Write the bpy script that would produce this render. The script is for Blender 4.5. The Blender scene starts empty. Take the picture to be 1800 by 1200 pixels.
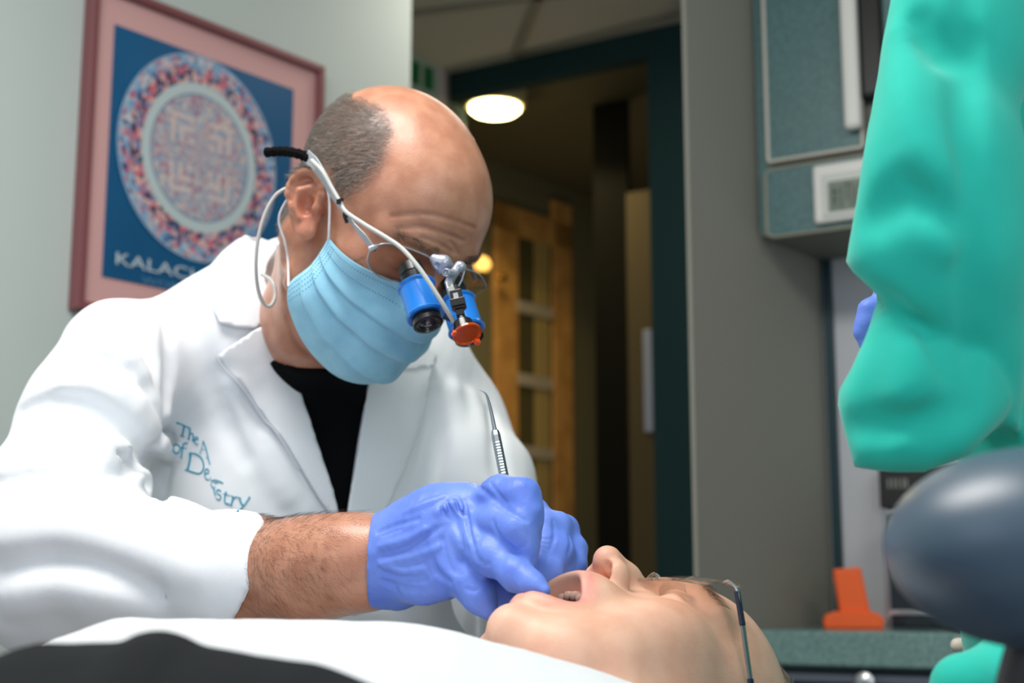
import bpy, bmesh, math, random
import numpy as np
from mathutils import Vector, Matrix
from mathutils.geometry import delaunay_2d_cdt

# ------------------------------------------------------------------ camera, light, exposure
SC = bpy.context.scene
COL = SC.collection
F = 2500.0                                   # focal length in pixels of the 1800x1200 frame (50 mm)
PITCH = math.radians(10)
CAM = np.array([0.0, 0.0, 0.95])
AX = np.array([1.0, 0, 0]); AY = np.array([0, math.cos(PITCH), math.sin(PITCH)]); AZ = np.array([0, -math.sin(PITCH), math.cos(PITCH)])
cam_d = bpy.data.cameras.new('camera'); cam = bpy.data.objects.new('camera', cam_d); COL.objects.link(cam)
cam.location = CAM; cam.rotation_euler = (math.radians(90) + PITCH, 0, 0)
cam_d.sensor_width = 36; cam_d.lens = 50; cam_d.clip_start = 0.02
cam_d.dof.use_dof = True; cam_d.dof.focus_distance = 1.06; cam_d.dof.aperture_fstop = 6.0
SC.camera = cam
SC.view_settings.view_transform = 'Standard'; SC.view_settings.look = 'None'
SC.view_settings.gamma = 1; SC.view_settings.use_curve_mapping = False
SC.view_settings.exposure = 0.0
SC.cycles.use_denoising = True
SC.cycles.max_bounces = 8
W = bpy.data.worlds.new('world'); SC.world = W; W.use_nodes = True
W.node_tree.nodes['Background'].inputs[0].default_value = (0.80, 0.90, 1.0, 1)
W.node_tree.nodes['Background'].inputs[1].default_value = 0.36


def area(name, loc, target, sx, sy, power, color):
    d = bpy.data.lights.new(name, 'AREA'); d.shape = 'RECTANGLE'; d.size = sx; d.size_y = sy
    d.energy = power; d.color = color
    o = bpy.data.objects.new(name, d); COL.objects.link(o); o.location = loc
    o.rotation_euler = (Vector(target) - Vector(loc)).to_track_quat('-Z', 'Y').to_euler()
    return o


area('ceiling_panel_light', (-0.42, 0.80, 2.38), (-0.35, 1.0, 0), 0.9, 0.5, 28, (1.0, 0.97, 0.92))
area('window_daylight', (-1.7, -0.8, 1.9), (-0.5, 1.5, 1.1), 1.3, 1.2, 8.0, (0.70, 0.84, 1.0))
area('rear_ceiling_light', (1.3, 0.1, 2.35), (0.9, 1.9, 1.0), 0.9, 0.5, 7, (1.0, 0.97, 0.92))
area('side_fill_light', (0.62, -0.75, 1.55), (0.1, 1.0, 0.92), 0.8, 0.8, 9.0, (0.92, 0.96, 1.0))  # soft fill added beside the camera to lift the patient's cheek; no window there
area('passage_fill_light', (0.15, 2.9, 2.38), (0.15, 3.0, 0), 0.5, 0.4, 4.0, (1.0, 0.92, 0.80))  # unseen lamp, added to brighten the notice and the grey wall


# ------------------------------------------------------------------ pixel helpers
def ray(px, py):
    d = AX * ((px - 900) / F) + AY + AZ * (-(py - 600) / F)
    return d


def P(px, py, Y):
    d = ray(px, py); return CAM + d * (Y / d[1])


def PR(px, py, Y, rpx):
    return P(px, py, Y), rpx * Y / F


def on_plane(px, py, O, N):
    d = ray(px, py); N = np.asarray(N, float)
    return CAM + d * (np.dot(np.asarray(O) - CAM, N) / np.dot(d, N))


def lin(c):
    return tuple(((x / 255) / 12.92 if x / 255 <= 0.04045 else ((x / 255 + 0.055) / 1.055) ** 2.4) for x in c)


# ------------------------------------------------------------------ materials
def mat(name, rgb, rough=0.5, metal=0.0, noise=0.0, nscale=20, bump=0.0, bscale=200, rgb2=None, spec=0.5, trans=0.0, sss=0.0,
        attr=None, emit=None, estr=0.0, coat=0.0, sheen=0.0, ior=1.45, detail=4):
    m = bpy.data.materials.new(name); m.use_nodes = True
    nt = m.node_tree; b = nt.nodes['Principled BSDF']
    c = lin(rgb) + (1,)
    b.inputs['Base Color'].default_value = c
    b.inputs['Roughness'].default_value = rough; b.inputs['Metallic'].default_value = metal
    b.inputs['Specular IOR Level'].default_value = spec; b.inputs['IOR'].default_value = ior
    b.inputs['Transmission Weight'].default_value = trans
    b.inputs['Coat Weight'].default_value = coat
    b.inputs['Coat Roughness'].default_value = .12
    b.inputs['Sheen Weight'].default_value = sheen
    if sss:
        b.inputs['Subsurface Weight'].default_value = sss
        b.inputs['Subsurface Radius'].default_value = (0.010, 0.004, 0.002)
        b.inputs['Subsurface Scale'].default_value = 0.6
    if emit:
        b.inputs['Emission Color'].default_value = lin(emit) + (1,); b.inputs['Emission Strength'].default_value = estr
    tc = nt.nodes.new('ShaderNodeTexCoord'); col = None
    if rgb2 is not None or noise:
        n = nt.nodes.new('ShaderNodeTexNoise'); n.inputs['Scale'].default_value = nscale; n.inputs['Detail'].default_value = detail
        nt.links.new(tc.outputs['Object'], n.inputs['Vector'])
        r = nt.nodes.new('ShaderNodeMapRange'); r.inputs[1].default_value = 0.35; r.inputs[2].default_value = 0.65
        nt.links.new(n.outputs['Fac'], r.inputs[0])
        mx = nt.nodes.new('ShaderNodeMix'); mx.data_type = 'RGBA'
        c2 = lin(rgb2) + (1,) if rgb2 is not None else tuple(x * (1 - noise) for x in c[:3]) + (1,)
        mx.inputs[6].default_value = c; mx.inputs[7].default_value = c2
        nt.links.new(r.outputs[0], mx.inputs[0]); nt.links.new(mx.outputs[2], b.inputs['Base Color']); col = mx.outputs[2]
    if attr:
        a = nt.nodes.new('ShaderNodeAttribute'); a.attribute_name = attr
        mx = nt.nodes.new('ShaderNodeMix'); mx.data_type = 'RGBA'; mx.blend_type = 'MULTIPLY'; mx.inputs[0].default_value = 1
        if col is not None: nt.links.new(col, mx.inputs[6])
        else: mx.inputs[6].default_value = c
        nt.links.new(a.outputs['Color'], mx.inputs[7]); nt.links.new(mx.outputs[2], b.inputs['Base Color'])
    if bump:
        n = nt.nodes.new('ShaderNodeTexNoise'); n.inputs['Scale'].default_value = bscale; n.inputs['Detail'].default_value = 3
        nt.links.new(tc.outputs['Object'], n.inputs['Vector'])
        bp = nt.nodes.new('ShaderNodeBump'); bp.inputs['Strength'].default_value = bump; bp.inputs['Distance'].default_value = 0.001
        nt.links.new(n.outputs['Fac'], bp.inputs['Height']); nt.links.new(bp.outputs[0], b.inputs['Normal'])
    return m


# ------------------------------------------------------------------ mesh helpers
def link(name, me, m=None, parent=None, smooth=True):
    o = bpy.data.objects.new(name, me); COL.objects.link(o)
    if m is not None: me.materials.append(m)
    if smooth and len(me.polygons): me.polygons.foreach_set('use_smooth', [True] * len(me.polygons))
    if parent is not None: o.parent = parent
    return o


def mesh_np(name, V, Fc):
    me = bpy.data.meshes.new(name); me.from_pydata([tuple(map(float, v)) for v in V], [], [tuple(map(int, f)) for f in Fc]); me.update(); return me


def tag(o, label=None, cat=None, group=None, kind=None):
    if label: o['label'] = label
    if cat: o['category'] = cat
    if group: o['group'] = group
    if kind: o['kind'] = kind
    return o


def empty(name, loc, label, cat):
    o = bpy.data.objects.new(name, None); COL.objects.link(o); o.location = tuple(loc); o.empty_display_size = 0.05
    tag(o, label, cat); bpy.context.view_layer.update(); return o


class MB:
    """collects shapes in world space; build() links ONE mesh"""
    def __init__(s): s.V = []; s.F = []
    def add(s, V, Fc):
        k = len(s.V); s.V += [tuple(map(float, v)) for v in V]; s.F += [tuple(k + i for i in f) for f in Fc]
    def box(s, O, ex, ey, ez):                       # corner + three edge vectors
        O, ex, ey, ez = map(np.asarray, (O, ex, ey, ez))
        V = [O, O + ex, O + ex + ey, O + ey, O + ez, O + ex + ez, O + ex + ey + ez, O + ey + ez]
        Fc = [(0, 3, 2, 1), (4, 5, 6, 7), (0, 1, 5, 4), (1, 2, 6, 5), (2, 3, 7, 6), (3, 0, 4, 7)]
        if np.dot(np.cross(ex, ey), ez) < 0: Fc = [f[::-1] for f in Fc]
        s.add(V, Fc)
    def quad(s, a, b, c, d): s.add([a, b, c, d], [(0, 1, 2, 3)])
    def tube(s, pts, r, n=10, caps=True):
        pts = [np.asarray(p, float) for p in pts]; m = len(pts)
        rr = r if hasattr(r, '__len__') else [r] * m
        V = []; Fc = []; up = None
        for i, p in enumerate(pts):
            t = pts[min(i + 1, m - 1)] - pts[max(i - 1, 0)]; t = t / (np.linalg.norm(t) + 1e-12)
            if up is None:
                up = np.cross(t, [0, 0, 1.0]);
                if np.linalg.norm(up) < 1e-3: up = np.cross(t, [1.0, 0, 0])
            up = up - t * np.dot(up, t); up /= np.linalg.norm(up) + 1e-12; w = np.cross(t, up)
            for k in range(n):
                a = 2 * math.pi * k / n; V.append(p + (up * math.cos(a) + w * math.sin(a)) * rr[i])
        for i in range(m - 1):
            for k in range(n):
                Fc.append((i * n + k, i * n + (k + 1) % n, (i + 1) * n + (k + 1) % n, (i + 1) * n + k))
        if caps: Fc.append(tuple(range(n))[::-1]); Fc.append(tuple((m - 1) * n + k for k in range(n)))
        s.add(V, Fc)
    def lathe(s, O, axis, prof, n=32, cap0=True, cap1=True):   # prof: (distance along axis, radius)
        O = np.asarray(O, float); a = np.asarray(axis, float); a = a / np.linalg.norm(a)
        u = np.cross(a, [0, 0, 1.0]) if abs(a[2]) < 0.95 else np.cross(a, [1.0, 0, 0]); u /= np.linalg.norm(u); w = np.cross(a, u)
        V = []; Fc = []
        for (h, r) in prof:
            for k in range(n):
                t = 2 * math.pi * k / n; V.append(O + a * h + (u * math.cos(t) + w * math.sin(t)) * r)
        for i in range(len(prof) - 1):
            for k in range(n):
                Fc.append((i * n + k, i * n + (k + 1) % n, (i + 1) * n + (k + 1) % n, (i + 1) * n + k))
        if cap0: Fc.append(tuple(range(n))[::-1])
        if cap1: Fc.append(tuple((len(prof) - 1) * n + k for k in range(n)))
        s.add(V, Fc)
    def build(s, name, m, parent=None, smooth=False, bevel=0.0):
        me = mesh_np(name, s.V, s.F); bm = bmesh.new(); bm.from_mesh(me)
        bmesh.ops.recalc_face_normals(bm, faces=bm.faces)
        bm.to_mesh(me); bm.free()
        o = link(name, me, m, None, smooth)
        if bevel:
            b = o.modifiers.new('bevel', 'BEVEL'); b.width = bevel; b.segments = 3; b.limit_method = 'ANGLE'
        elif smooth:
            try: me.set_sharp_from_angle(angle=math.radians(42))
            except Exception: pass
        if parent is not None: attach(o, parent)
        return o


def attach(o, parent):
    o.parent = parent; o.matrix_parent_inverse = parent.matrix_world.inverted()


def catmull(pts, n=8):
    pts = [np.asarray(p, float) for p in pts]; out = []
    for i in range(len(pts) - 1):
        p0 = pts[max(i - 1, 0)]; p1 = pts[i]; p2 = pts[i + 1]; p3 = pts[min(i + 2, len(pts) - 1)]
        for k in range(n):
            t = k / n
            out.append(0.5 * (2 * p1 + (p2 - p0) * t + (2 * p0 - 5 * p1 + 4 * p2 - p3) * t * t + (3 * p1 - p0 - 3 * p2 + p3) * t ** 3))
    out.append(pts[-1]); return out


# ------------------------------------------------------------------ implicit-surface toolkit
def smin(a, b, k):
    h = np.clip(0.5 + 0.5 * (b - a) / k, 0, 1); return b * (1 - h) + a * h - k * h * (1 - h)
def smax(a, b, k): return -smin(-a, -b, k)
def sph(Q, c, r): return np.sqrt(((Q - np.asarray(c)) ** 2).sum(-1)) - r
def ell(Q, c, r, R=None):
    q = Q - np.asarray(c)
    if R is not None: q = q @ np.asarray(R).T          # rows of R = local axes
    r = np.asarray(r); k0 = np.sqrt(((q / r) ** 2).sum(-1)); k1 = np.sqrt(((q / r ** 2) ** 2).sum(-1)) + 1e-9
    return k0 * (k0 - 1) / k1
def cone(Q, a, b, ra, rb):
    a = np.asarray(a, float); b = np.asarray(b, float); d = b - a; L = np.dot(d, d) + 1e-12
    h = np.clip(((Q - a) @ d) / L, 0, 1)
    return np.sqrt(((Q - a - h[:, None] * d) ** 2).sum(-1)) - (ra + (rb - ra) * h)
def chain(Q, pts, k=0.01):                              # pts: (point, radius)
    o = None
    for (a, ra), (b, rb) in zip(pts[:-1], pts[1:]):
        d = cone(Q, a, b, ra, rb); o = d if o is None else smin(o, d, k)
    return o
def polyd(Q, pts):                                      # distance to a polyline
    o = None
    for a, b in zip(pts[:-1], pts[1:]):
        d = cone(Q, a, b, 0, 0); o = d if o is None else np.minimum(o, d)
    return o


def polygonise(f, lo, hi, h, margin=1.6):
    lo = np.asarray(lo, float); hi = np.asarray(hi, float); B = 8
    nb = np.ceil((hi - lo) / (h * B)).astype(int); n = nb * B + 1
    D = np.full(tuple(n), np.nan, np.float32)
    bi = np.stack(np.meshgrid(*[np.arange(k) for k in nb], indexing='ij'), -1).reshape(-1, 3)
    cen = lo + (bi + 0.5) * B * h
    dc = f(cen); act = np.abs(dc) < B * h * 0.87 * margin
    for blk, s in zip(bi[~act], dc[~act]):
        i, j, k = blk * B; D[i:i + B + 1, j:j + B + 1, k:k + B + 1] = s
    off = np.stack(np.meshgrid(*[np.arange(B + 1)] * 3, indexing='ij'), -1).reshape(-1, 3)
    ab = bi[act]
    for s in range(0, len(ab), 400):
        sub = ab[s:s + 400]; idx = (sub[:, None, :] * B + off[None]).reshape(-1, 3)
        D[idx[:, 0], idx[:, 1], idx[:, 2]] = f(lo + idx * h)
    S = D < 0
    nx, ny, nz = D.shape
    cnt = np.zeros((nx - 1, ny - 1, nz - 1), np.int8)
    for a in (0, 1):
        for b in (0, 1):
            for c in (0, 1): cnt += S[a:nx - 1 + a, b:ny - 1 + b, c:nz - 1 + c]
    cells = np.argwhere((cnt > 0) & (cnt < 8)); index = np.full(cnt.shape, -1, np.int32); index[tuple(cells.T)] = np.arange(len(cells))
    cor = np.array([(a, b, c) for a in (0, 1) for b in (0, 1) for c in (0, 1)])
    val = np.stack([D[cells[:, 0] + a, cells[:, 1] + b, cells[:, 2] + c] for a, b, c in cor], 1)
    acc = np.zeros((len(cells), 3)); num = np.zeros(len(cells))
    for p in range(8):
        for q in range(p + 1, 8):
            if np.abs(cor[p] - cor[q]).sum() != 1: continue
            va, vb = val[:, p], val[:, q]; m = (va < 0) != (vb < 0); t = np.where(m, va / np.where(m, va - vb, 1), 0)
            acc += np.where(m[:, None], cor[p] + t[:, None] * (cor[q] - cor[p]), 0); num += m
    V = lo + (cells + acc / num[:, None]) * h
    Q = []
    for ax in range(3):
        s0 = [slice(None)] * 3; s1 = [slice(None)] * 3; s0[ax] = slice(0, -1); s1[ax] = slice(1, None)
        A = S[tuple(s0)]; Bq = S[tuple(s1)]; e = np.argwhere(A != Bq); u, v = [(1, 2), (2, 0), (0, 1)][ax]
        ok = (e[:, u] > 0) & (e[:, v] > 0) & (e[:, u] < D.shape[u] - 1) & (e[:, v] < D.shape[v] - 1); e = e[ok]
        ins = A[tuple(e.T)]
        def g(du, dv):
            c = e.copy(); c[:, u] -= du; c[:, v] -= dv; return index[tuple(c.T)]
        q = np.stack([g(1, 1), g(0, 1), g(0, 0), g(1, 0)], 1); q[~ins] = q[~ins][:, ::-1]; Q.append(q)
    Q = np.concatenate(Q)
    for _ in range(2):                                   # pull the vertices onto the surface
        d = f(V); e = h * 0.35; G = np.stack([(f(V + np.eye(3)[i] * e) - f(V - np.eye(3)[i] * e)) / (2 * e) for i in range(3)], 1)
        g2 = (G ** 2).sum(1) + 1e-6; st = -(d / g2)[:, None] * G; L = np.sqrt((st ** 2).sum(1)); st *= np.minimum(1, 0.6 * h / (L + 1e-9))[:, None]; V = V + st
    return V, Q


def fast_mesh(name, V, Q):
    me = bpy.data.meshes.new(name); me.vertices.add(len(V)); me.vertices.foreach_set('co', V.astype(np.float32).ravel())
    me.loops.add(Q.size); me.loops.foreach_set('vertex_index', Q.astype(np.int32).ravel())
    me.polygons.add(len(Q)); me.polygons.foreach_set('loop_start', np.arange(0, Q.size, Q.shape[1], dtype=np.int32))
    me.update(calc_edges=True); me.validate(); return me


def tint(me, C):
    a = me.color_attributes.new('tint', 'FLOAT_COLOR', 'POINT')
    a.data.foreach_set('color', np.c_[C, np.ones(len(C))].astype(np.float32).ravel())


def hit(f, px, py, y0=0.5, y1=2.2):
    d = ray(px, py); n = np.linalg.norm(d); d = d / n; t = y0
    ys = np.linspace(y0, y1, 400); v = f(CAM + ys[:, None] * d)
    i = np.argmax(v < 0)
    if v[i] >= 0: i = int(np.argmin(v)); return CAM + ys[i] * d
    a, b = ys[max(i - 1, 0)], ys[i]
    for _ in range(12):
        m = (a + b) / 2
        if f((CAM + m * d)[None])[0] < 0: b = m
        else: a = m
    return CAM + b * d


def grad(f, Q, e=0.0015):
    G = np.stack([f(Q + np.eye(3)[i] * e) - f(Q - np.eye(3)[i] * e) for i in range(3)], 1)
    return G / (np.linalg.norm(G, axis=1)[:, None] + 1e-9)


def hits(f, pp, off=0.0, y0=0.5, y1=2.2):
    pp = np.asarray(pp, float); D = np.stack([ray(a, b) for a, b in pp]); D /= np.linalg.norm(D, axis=1)[:, None]
    ys = np.linspace(y0, y1, 300); best = np.full(len(pp), np.nan); prev = None; A = np.full(len(pp), y0); Bv = np.full(len(pp), np.nan); mn = np.full(len(pp), 9.); am = np.zeros(len(pp))
    done = np.zeros(len(pp), bool)
    for i, y in enumerate(ys):
        v = f(CAM + y * D); u = (v < mn) & ~done; mn[u] = v[u]; am[u] = y
        n = (v < 0) & ~done; Bv[n] = y; A[n] = ys[max(i - 1, 0)]; done |= n
        if done.all(): break
    Bv = np.where(done, Bv, am); A = np.where(done, A, am)
    for _ in range(10):
        m = (A + Bv) / 2; ins = f(CAM + m[:, None] * D) < 0; Bv = np.where(ins, m, Bv); A = np.where(ins, A, m)
    X = CAM + Bv[:, None] * D
    if off: X = X + grad(f, X) * off
    return X


def inside_poly(pt, poly):
    x, y = pt; c = False; j = len(poly) - 1
    for i in range(len(poly)):
        xi, yi = poly[i]; xj, yj = poly[j]
        if (yi > y) != (yj > y) and x < (xj - xi) * (y - yi) / (yj - yi) + xi: c = not c
        j = i
    return c


def drape(name, poly, f, off, thick, m, parent, step=7, off_fn=None, closed_catmull=False):
    """a cloth panel lying on the surface f, outline given where the photograph shows it"""
    poly = [tuple(p) for p in poly]; B = []
    for a, b in zip(poly, poly[1:] + poly[:1]):
        L = math.dist(a, b); k = max(1, int(L / step))
        B += [(a[0] + (b[0] - a[0]) * i / k, a[1] + (b[1] - a[1]) * i / k) for i in range(k)]
    xs = [p[0] for p in B]; ys = [p[1] for p in B]; I = []
    y = min(ys) + step / 2; row = 0
    while y < max(ys):
        x = min(xs) + (step / 2 if row % 2 else 0)
        while x < max(xs):
            if inside_poly((x, y), B) and min(math.dist((x, y), b) for b in B) > step * 0.55: I.append((x, y))
            x += step
        y += step * 0.87; row += 1
    vs = [Vector(p) for p in B + I]
    r = delaunay_2d_cdt(vs, [], [list(range(len(B)))], 1, 1e-4)
    pp = np.array([(v.x, v.y) for v in r[0]]); X = hits(f, pp)
    o = off if off_fn is None else off + np.array([off_fn(x, y) for x, y in pp])[:, None]
    X = X + grad(f, X, 0.004) * o
    me = mesh_np(name, X, [t for t in r[2]]); bm = bmesh.new(); bm.from_mesh(me); bmesh.ops.recalc_face_normals(bm, faces=bm.faces)
    bm.normal_update()
    s = sum(np.dot(np.array(fc.normal), CAM - np.array(fc.calc_center_median())) for fc in bm.faces)
    if s < 0: bmesh.ops.reverse_faces(bm, faces=bm.faces)
    bm.to_mesh(me); bm.free()
    ob = link(name, me, m); sm = ob.modifiers.new('smooth', 'SMOOTH'); sm.factor = 0.5; sm.iterations = 2
    so = ob.modifiers.new('solidify', 'SOLIDIFY'); so.thickness = thick; so.offset = 1
    if parent is not None: attach(ob, parent)
    return ob


# ------------------------------------------------------------------ cloth helpers
def snoise(Q, s, seed=0):
    rs = np.random.RandomState(seed); o = 0
    for i in range(5):
        k = rs.normal(size=3) * s * (1 + .35 * i); o = o + np.sin(Q @ k + rs.uniform(0, 6.28)) * (.8 ** i)
    return o / 3
def wrinkled(base, items, y0=.6, y1=2.2):
    """items: (pixel polyline, radius m, blend m, 'r' ridge or 'c' crease, sink m)"""
    L = []
    for pl, r, k, kind, sink in items:
        n = max(2, int(sum(math.dist(a, b) for a, b in zip(pl, pl[1:])) / 25))
        dense = catmull([np.array([p[0], p[1], 0.]) for p in pl], max(2, n // (len(pl) - 1)))
        X = hits(base, [(p[0], p[1]) for p in dense], -sink, y0, y1); m = len(X)
        rr = [r * (.35 + .65 * math.sin(math.pi * (i + .5) / m)) for i in range(m)]
        L.append((X, rr, k, kind, X.mean(0), np.sqrt(((X - X.mean(0)) ** 2).sum(1)).max() + r + k * 2))
    def f(Q):
        d = base(Q)
        for X, rr, k, kind, c, R in L:
            m = ((Q - c) ** 2).sum(1) < R * R
            if not m.any(): continue
            q = Q[m]; e = None
            for i in range(len(X) - 1):
                g = cone(q, X[i], X[i + 1], rr[i], rr[i + 1]); e = g if e is None else np.minimum(e, g)
            d = d.copy(); d[m] = smin(d[m], e, k) if kind == 'r' else smax(d[m], -e, k)
        return d
    return f
def toPix(Q):
    d = Q - CAM; w = d @ AY; return 900 + F * (d @ AX) / w, 600 - F * (d @ AZ) / w, w
def poly_sdf(x, y, poly):
    d = np.full(x.shape, 1e9); s = np.zeros(x.shape, bool); n = len(poly)
    for i in range(n):
        ax, ay = poly[i]; bx, by = poly[(i + 1) % n]; ex, ey = bx - ax, by - ay; wx, wy = x - ax, y - ay
        t = np.clip((wx * ex + wy * ey) / (ex * ex + ey * ey), 0, 1); d = np.minimum(d, np.hypot(wx - ex * t, wy - ey * t))
        c = ((ay > y) != (by > y)) & (x < (bx - ax) * (y - ay) / (by - ay + 1e-12) + ax); s ^= c
    return np.where(s, -d, d)



# ------------------------------------------------------------------ the room
dA = np.array([math.sin(math.radians(38.5)), math.cos(math.radians(38.5)), 0])       # left wall runs this way, away from the camera
dB = np.array([math.sin(math.radians(59)), -math.cos(math.radians(59)), 0])      # cross walls run this way, towards the right and nearer
UP = np.array([0, 0, 1.0])
nA = np.array([dA[1], -dA[0], 0]); nB = np.array([-dB[1], dB[0], 0])             # nA points right/near (room side of the left wall); nB points away from the camera
HZ = 1041

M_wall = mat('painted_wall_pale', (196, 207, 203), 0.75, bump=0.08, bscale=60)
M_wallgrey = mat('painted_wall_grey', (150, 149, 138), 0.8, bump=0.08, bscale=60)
M_walld = mat('painted_wall_light', (205, 207, 212), 0.7)
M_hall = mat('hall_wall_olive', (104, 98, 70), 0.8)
M_ceil = mat('ceiling_tile', (205, 200, 186), 0.9, bump=0.3, bscale=90)
M_tbar = mat('ceiling_bar', (150, 146, 130), 0.6)
M_green = mat('dark_green_frame', (32, 58, 58), 0.8, spec=.2)
M_floor = mat('floor_vinyl', (120, 118, 110), 0.5, noise=0.15, nscale=6)
M_lam = mat('teal_speckled_laminate', (92, 128, 128), 0.35, rgb2=(70, 104, 106), nscale=170, detail=6)
M_lamc = mat('counter_laminate', (128, 158, 154), 0.14, rgb2=(98, 130, 128), nscale=190, detail=6)
M_teald = mat('dark_teal_panel', (34, 62, 70), 0.35)
M_cream = mat('cream_edging', (205, 200, 188), 0.45)
M_white = mat('white_plastic', (232, 230, 224), 0.4)
M_wood = mat('honey_oak', (186, 138, 72), 0.5, rgb2=(162, 116, 56), nscale=14)
M_black = mat('black_plastic', (18, 18, 20), 0.35)
M_steel = mat('brushed_steel', (190, 192, 196), 0.3, metal=1.0)
M_glass = mat('clear_glass', (235, 240, 240), 0.05, trans=1.0, ior=1.05)

O_A = P(710, HZ, 2.93); O_A[2] = 0
O_B = P(1222, HZ, 3.7); O_B[2] = 0
O_C = P(1228, HZ, 2.38); O_C[2] = 0
ztop = on_plane(1215, 35, O_B, nB)[2]           # top of the green frame = ceiling height
CEIL = ztop


def struct(o): o['kind'] = 'structure'; return o


def wall_slab(name, a, b, z0, z1, n, th, m, parent=None):
    mb = MB(); a = np.array([a[0], a[1], z0]); b = np.array([b[0], b[1], z0]); mb.box(a, b - a, n * th, UP * (z1 - z0))
    return mb.build(name, m, parent)


struct(wall_slab('wall_left', O_A - dA * 3.3, O_A, 0, CEIL, -nA, 0.12, M_wall))
mb = MB(); mb.box((-2.9, 0.2, -0.05), (7.5, 0, 0), (0, 8.5, 0), (0, 0, 0.05)); struct(mb.build('floor', M_floor))
# room ceiling: the slab stops at the plane of the green frame
cB = O_B + dB * 4.2; cA = O_B - dB * 2.6
mb = MB(); V = [np.array([cA[0], cA[1], CEIL]), np.array([cB[0], cB[1], CEIL]), np.array([3.4, -0.2, CEIL]), np.array([-3.4, -0.2, CEIL]), np.array([-3.4, cA[1], CEIL])]
mb.add(V + [v + UP * 0.06 for v in V], [(0, 1, 2, 3, 4), (9, 8, 7, 6, 5), (0, 5, 6, 1), (1, 6, 7, 2), (2, 7, 8, 3), (3, 8, 9, 4), (4, 9, 5, 0)])
ceil = struct(mb.build('ceiling', M_ceil))
def on_ceil(px, py): return on_plane(px, py, (0, 0, CEIL - 0.004), UP)
mb = MB()
for (a, b, w) in [((905, 97), (952, -20), 0.026), ((712, 25), (1130, -28), 0.024), ((905, 97), (1190, 22), 0.02)]:
    A, B = on_ceil(*a), on_ceil(*b); d = B - A; d /= np.linalg.norm(d); s = np.array([-d[1], d[0], 0]) * w / 2
    mb.box(A - s - UP * 0.004, B - A, 2 * s, UP * 0.006)
struct(mb.build('trim_1', M_tbar))

# short wall behind the corner, with the notice, and the green door frame in the cross wall
G1 = on_plane(782, HZ, O_B, nB); G1[2] = 0
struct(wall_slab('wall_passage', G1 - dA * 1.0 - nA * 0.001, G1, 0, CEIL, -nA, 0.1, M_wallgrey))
N0 = G1 + nA * 0.004
def on_G(px, py): return on_plane(px, py, N0, nA)
tr = on_G(778, 100); tl = tr - dA * 0.62 ; hN = 0.46
noti = empty('wall_notice', tr - UP * hN - dA * .31, 'green and white notice in a pale pink frame high behind the bald head', 'poster')
mb = MB(); mb.box(tl - UP * hN, dA * .62, nA * 0.012, UP * hN); mb.build('frame', mat('pale_pink_frame', (226, 204, 204), 0.6), noti)
mb = MB(); mb.box(tl - UP * (hN - 0.035) + dA * .03, dA * .56, nA * 0.015, UP * (hN - 0.075)); mb.build('sheet', mat('notice_paper', (186, 206, 186), 0.7), noti)
mb = MB()
for (u0, u1, v0, v1) in [(.42, .50, .03, .10), (.36, .41, .03, .1), (.52, .56, .03, .1), (.34, .385, .10, .40), (.06, .32, .03, .06)]:
    mb.box(tl - UP * (0.03 + v1) + dA * u0, dA * (u1 - u0), nA * 0.017, UP * (v1 - v0))
mb.build('green_block', mat('notice_green', (20, 120, 60), 0.6), noti)

door = empty('door_1', O_B - dB * .3, None, None); del_keys = [door]
struct(door)
def on_B(px, py, off=0.0): return on_plane(px, py, O_B + nB * off, nB)
q = on_B(1222, HZ); p0 = on_B(1154, HZ); w = np.linalg.norm(q - p0)
hb = on_B(1150, 96)[2]
mb = MB(); mb.box(np.array([p0[0], p0[1], 0]), dB * (w + 0.3), nB * 0.11, UP * hb); mb.build('door_post', M_green, door)
mb = MB(); a = O_B - dB * 2.4; mb.box(np.array([a[0], a[1], hb]), dB * 3.0, nB * 0.05, UP * (CEIL - hb)); mb.build('door_header', M_green, door)
mb = MB(); a = O_B - dB * 0.74; a = a + nB * 0.0
lp = on_B(782, HZ); mb.box(np.array([lp[0], lp[1], 0]) - dB * 0.10, dB * 0.09, nB * 0.11, UP * hb); mb.build('door_jamb', M_green, door)
# hall behind it
HC = CEIL - 0.0
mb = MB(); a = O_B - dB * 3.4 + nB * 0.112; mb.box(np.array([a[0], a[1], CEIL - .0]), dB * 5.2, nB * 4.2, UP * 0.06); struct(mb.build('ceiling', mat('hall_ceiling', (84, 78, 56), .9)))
E0 = P(865, HZ, 5.0); E0[2] = 0
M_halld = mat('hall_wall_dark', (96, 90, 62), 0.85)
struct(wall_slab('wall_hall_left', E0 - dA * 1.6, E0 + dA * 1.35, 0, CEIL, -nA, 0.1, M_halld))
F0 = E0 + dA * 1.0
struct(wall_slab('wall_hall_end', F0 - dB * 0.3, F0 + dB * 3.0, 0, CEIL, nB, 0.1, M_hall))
def on_E(px, py, off=0.03): return on_plane(px, py, E0 + nA * off, nA)
hd = empty('door_2', on_E(930, HZ) * np.array([1, 1, 0]), None, None); struct(hd)
def strip_E(mb, px0, px1, py0, py1, off, th):
    A = on_E(px0, HZ, off); B = on_E(px1, HZ, off); z1 = on_E(px0, py0, off)[2]; z0 = 0.02 if py1 is None else on_E(px0, py1, off)[2]
    mb.box(np.array([A[0], A[1], z0]), (B - A) * np.array([1, 1, 0]), nA * th, UP * (z1 - z0))
mb = MB(); strip_E(mb, 862, 905, 352, None, .0, .02); strip_E(mb, 968, 1004, 352, None, .0, .02); strip_E(mb, 862, 1004, 352, 402, .0, .02)
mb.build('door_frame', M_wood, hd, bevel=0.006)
mb = MB(); strip_E(mb, 905, 968, 400, None, .0, .012); mb.build('door_glass', mat('door_glass', (74, 68, 42), 0.12), hd)
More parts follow.
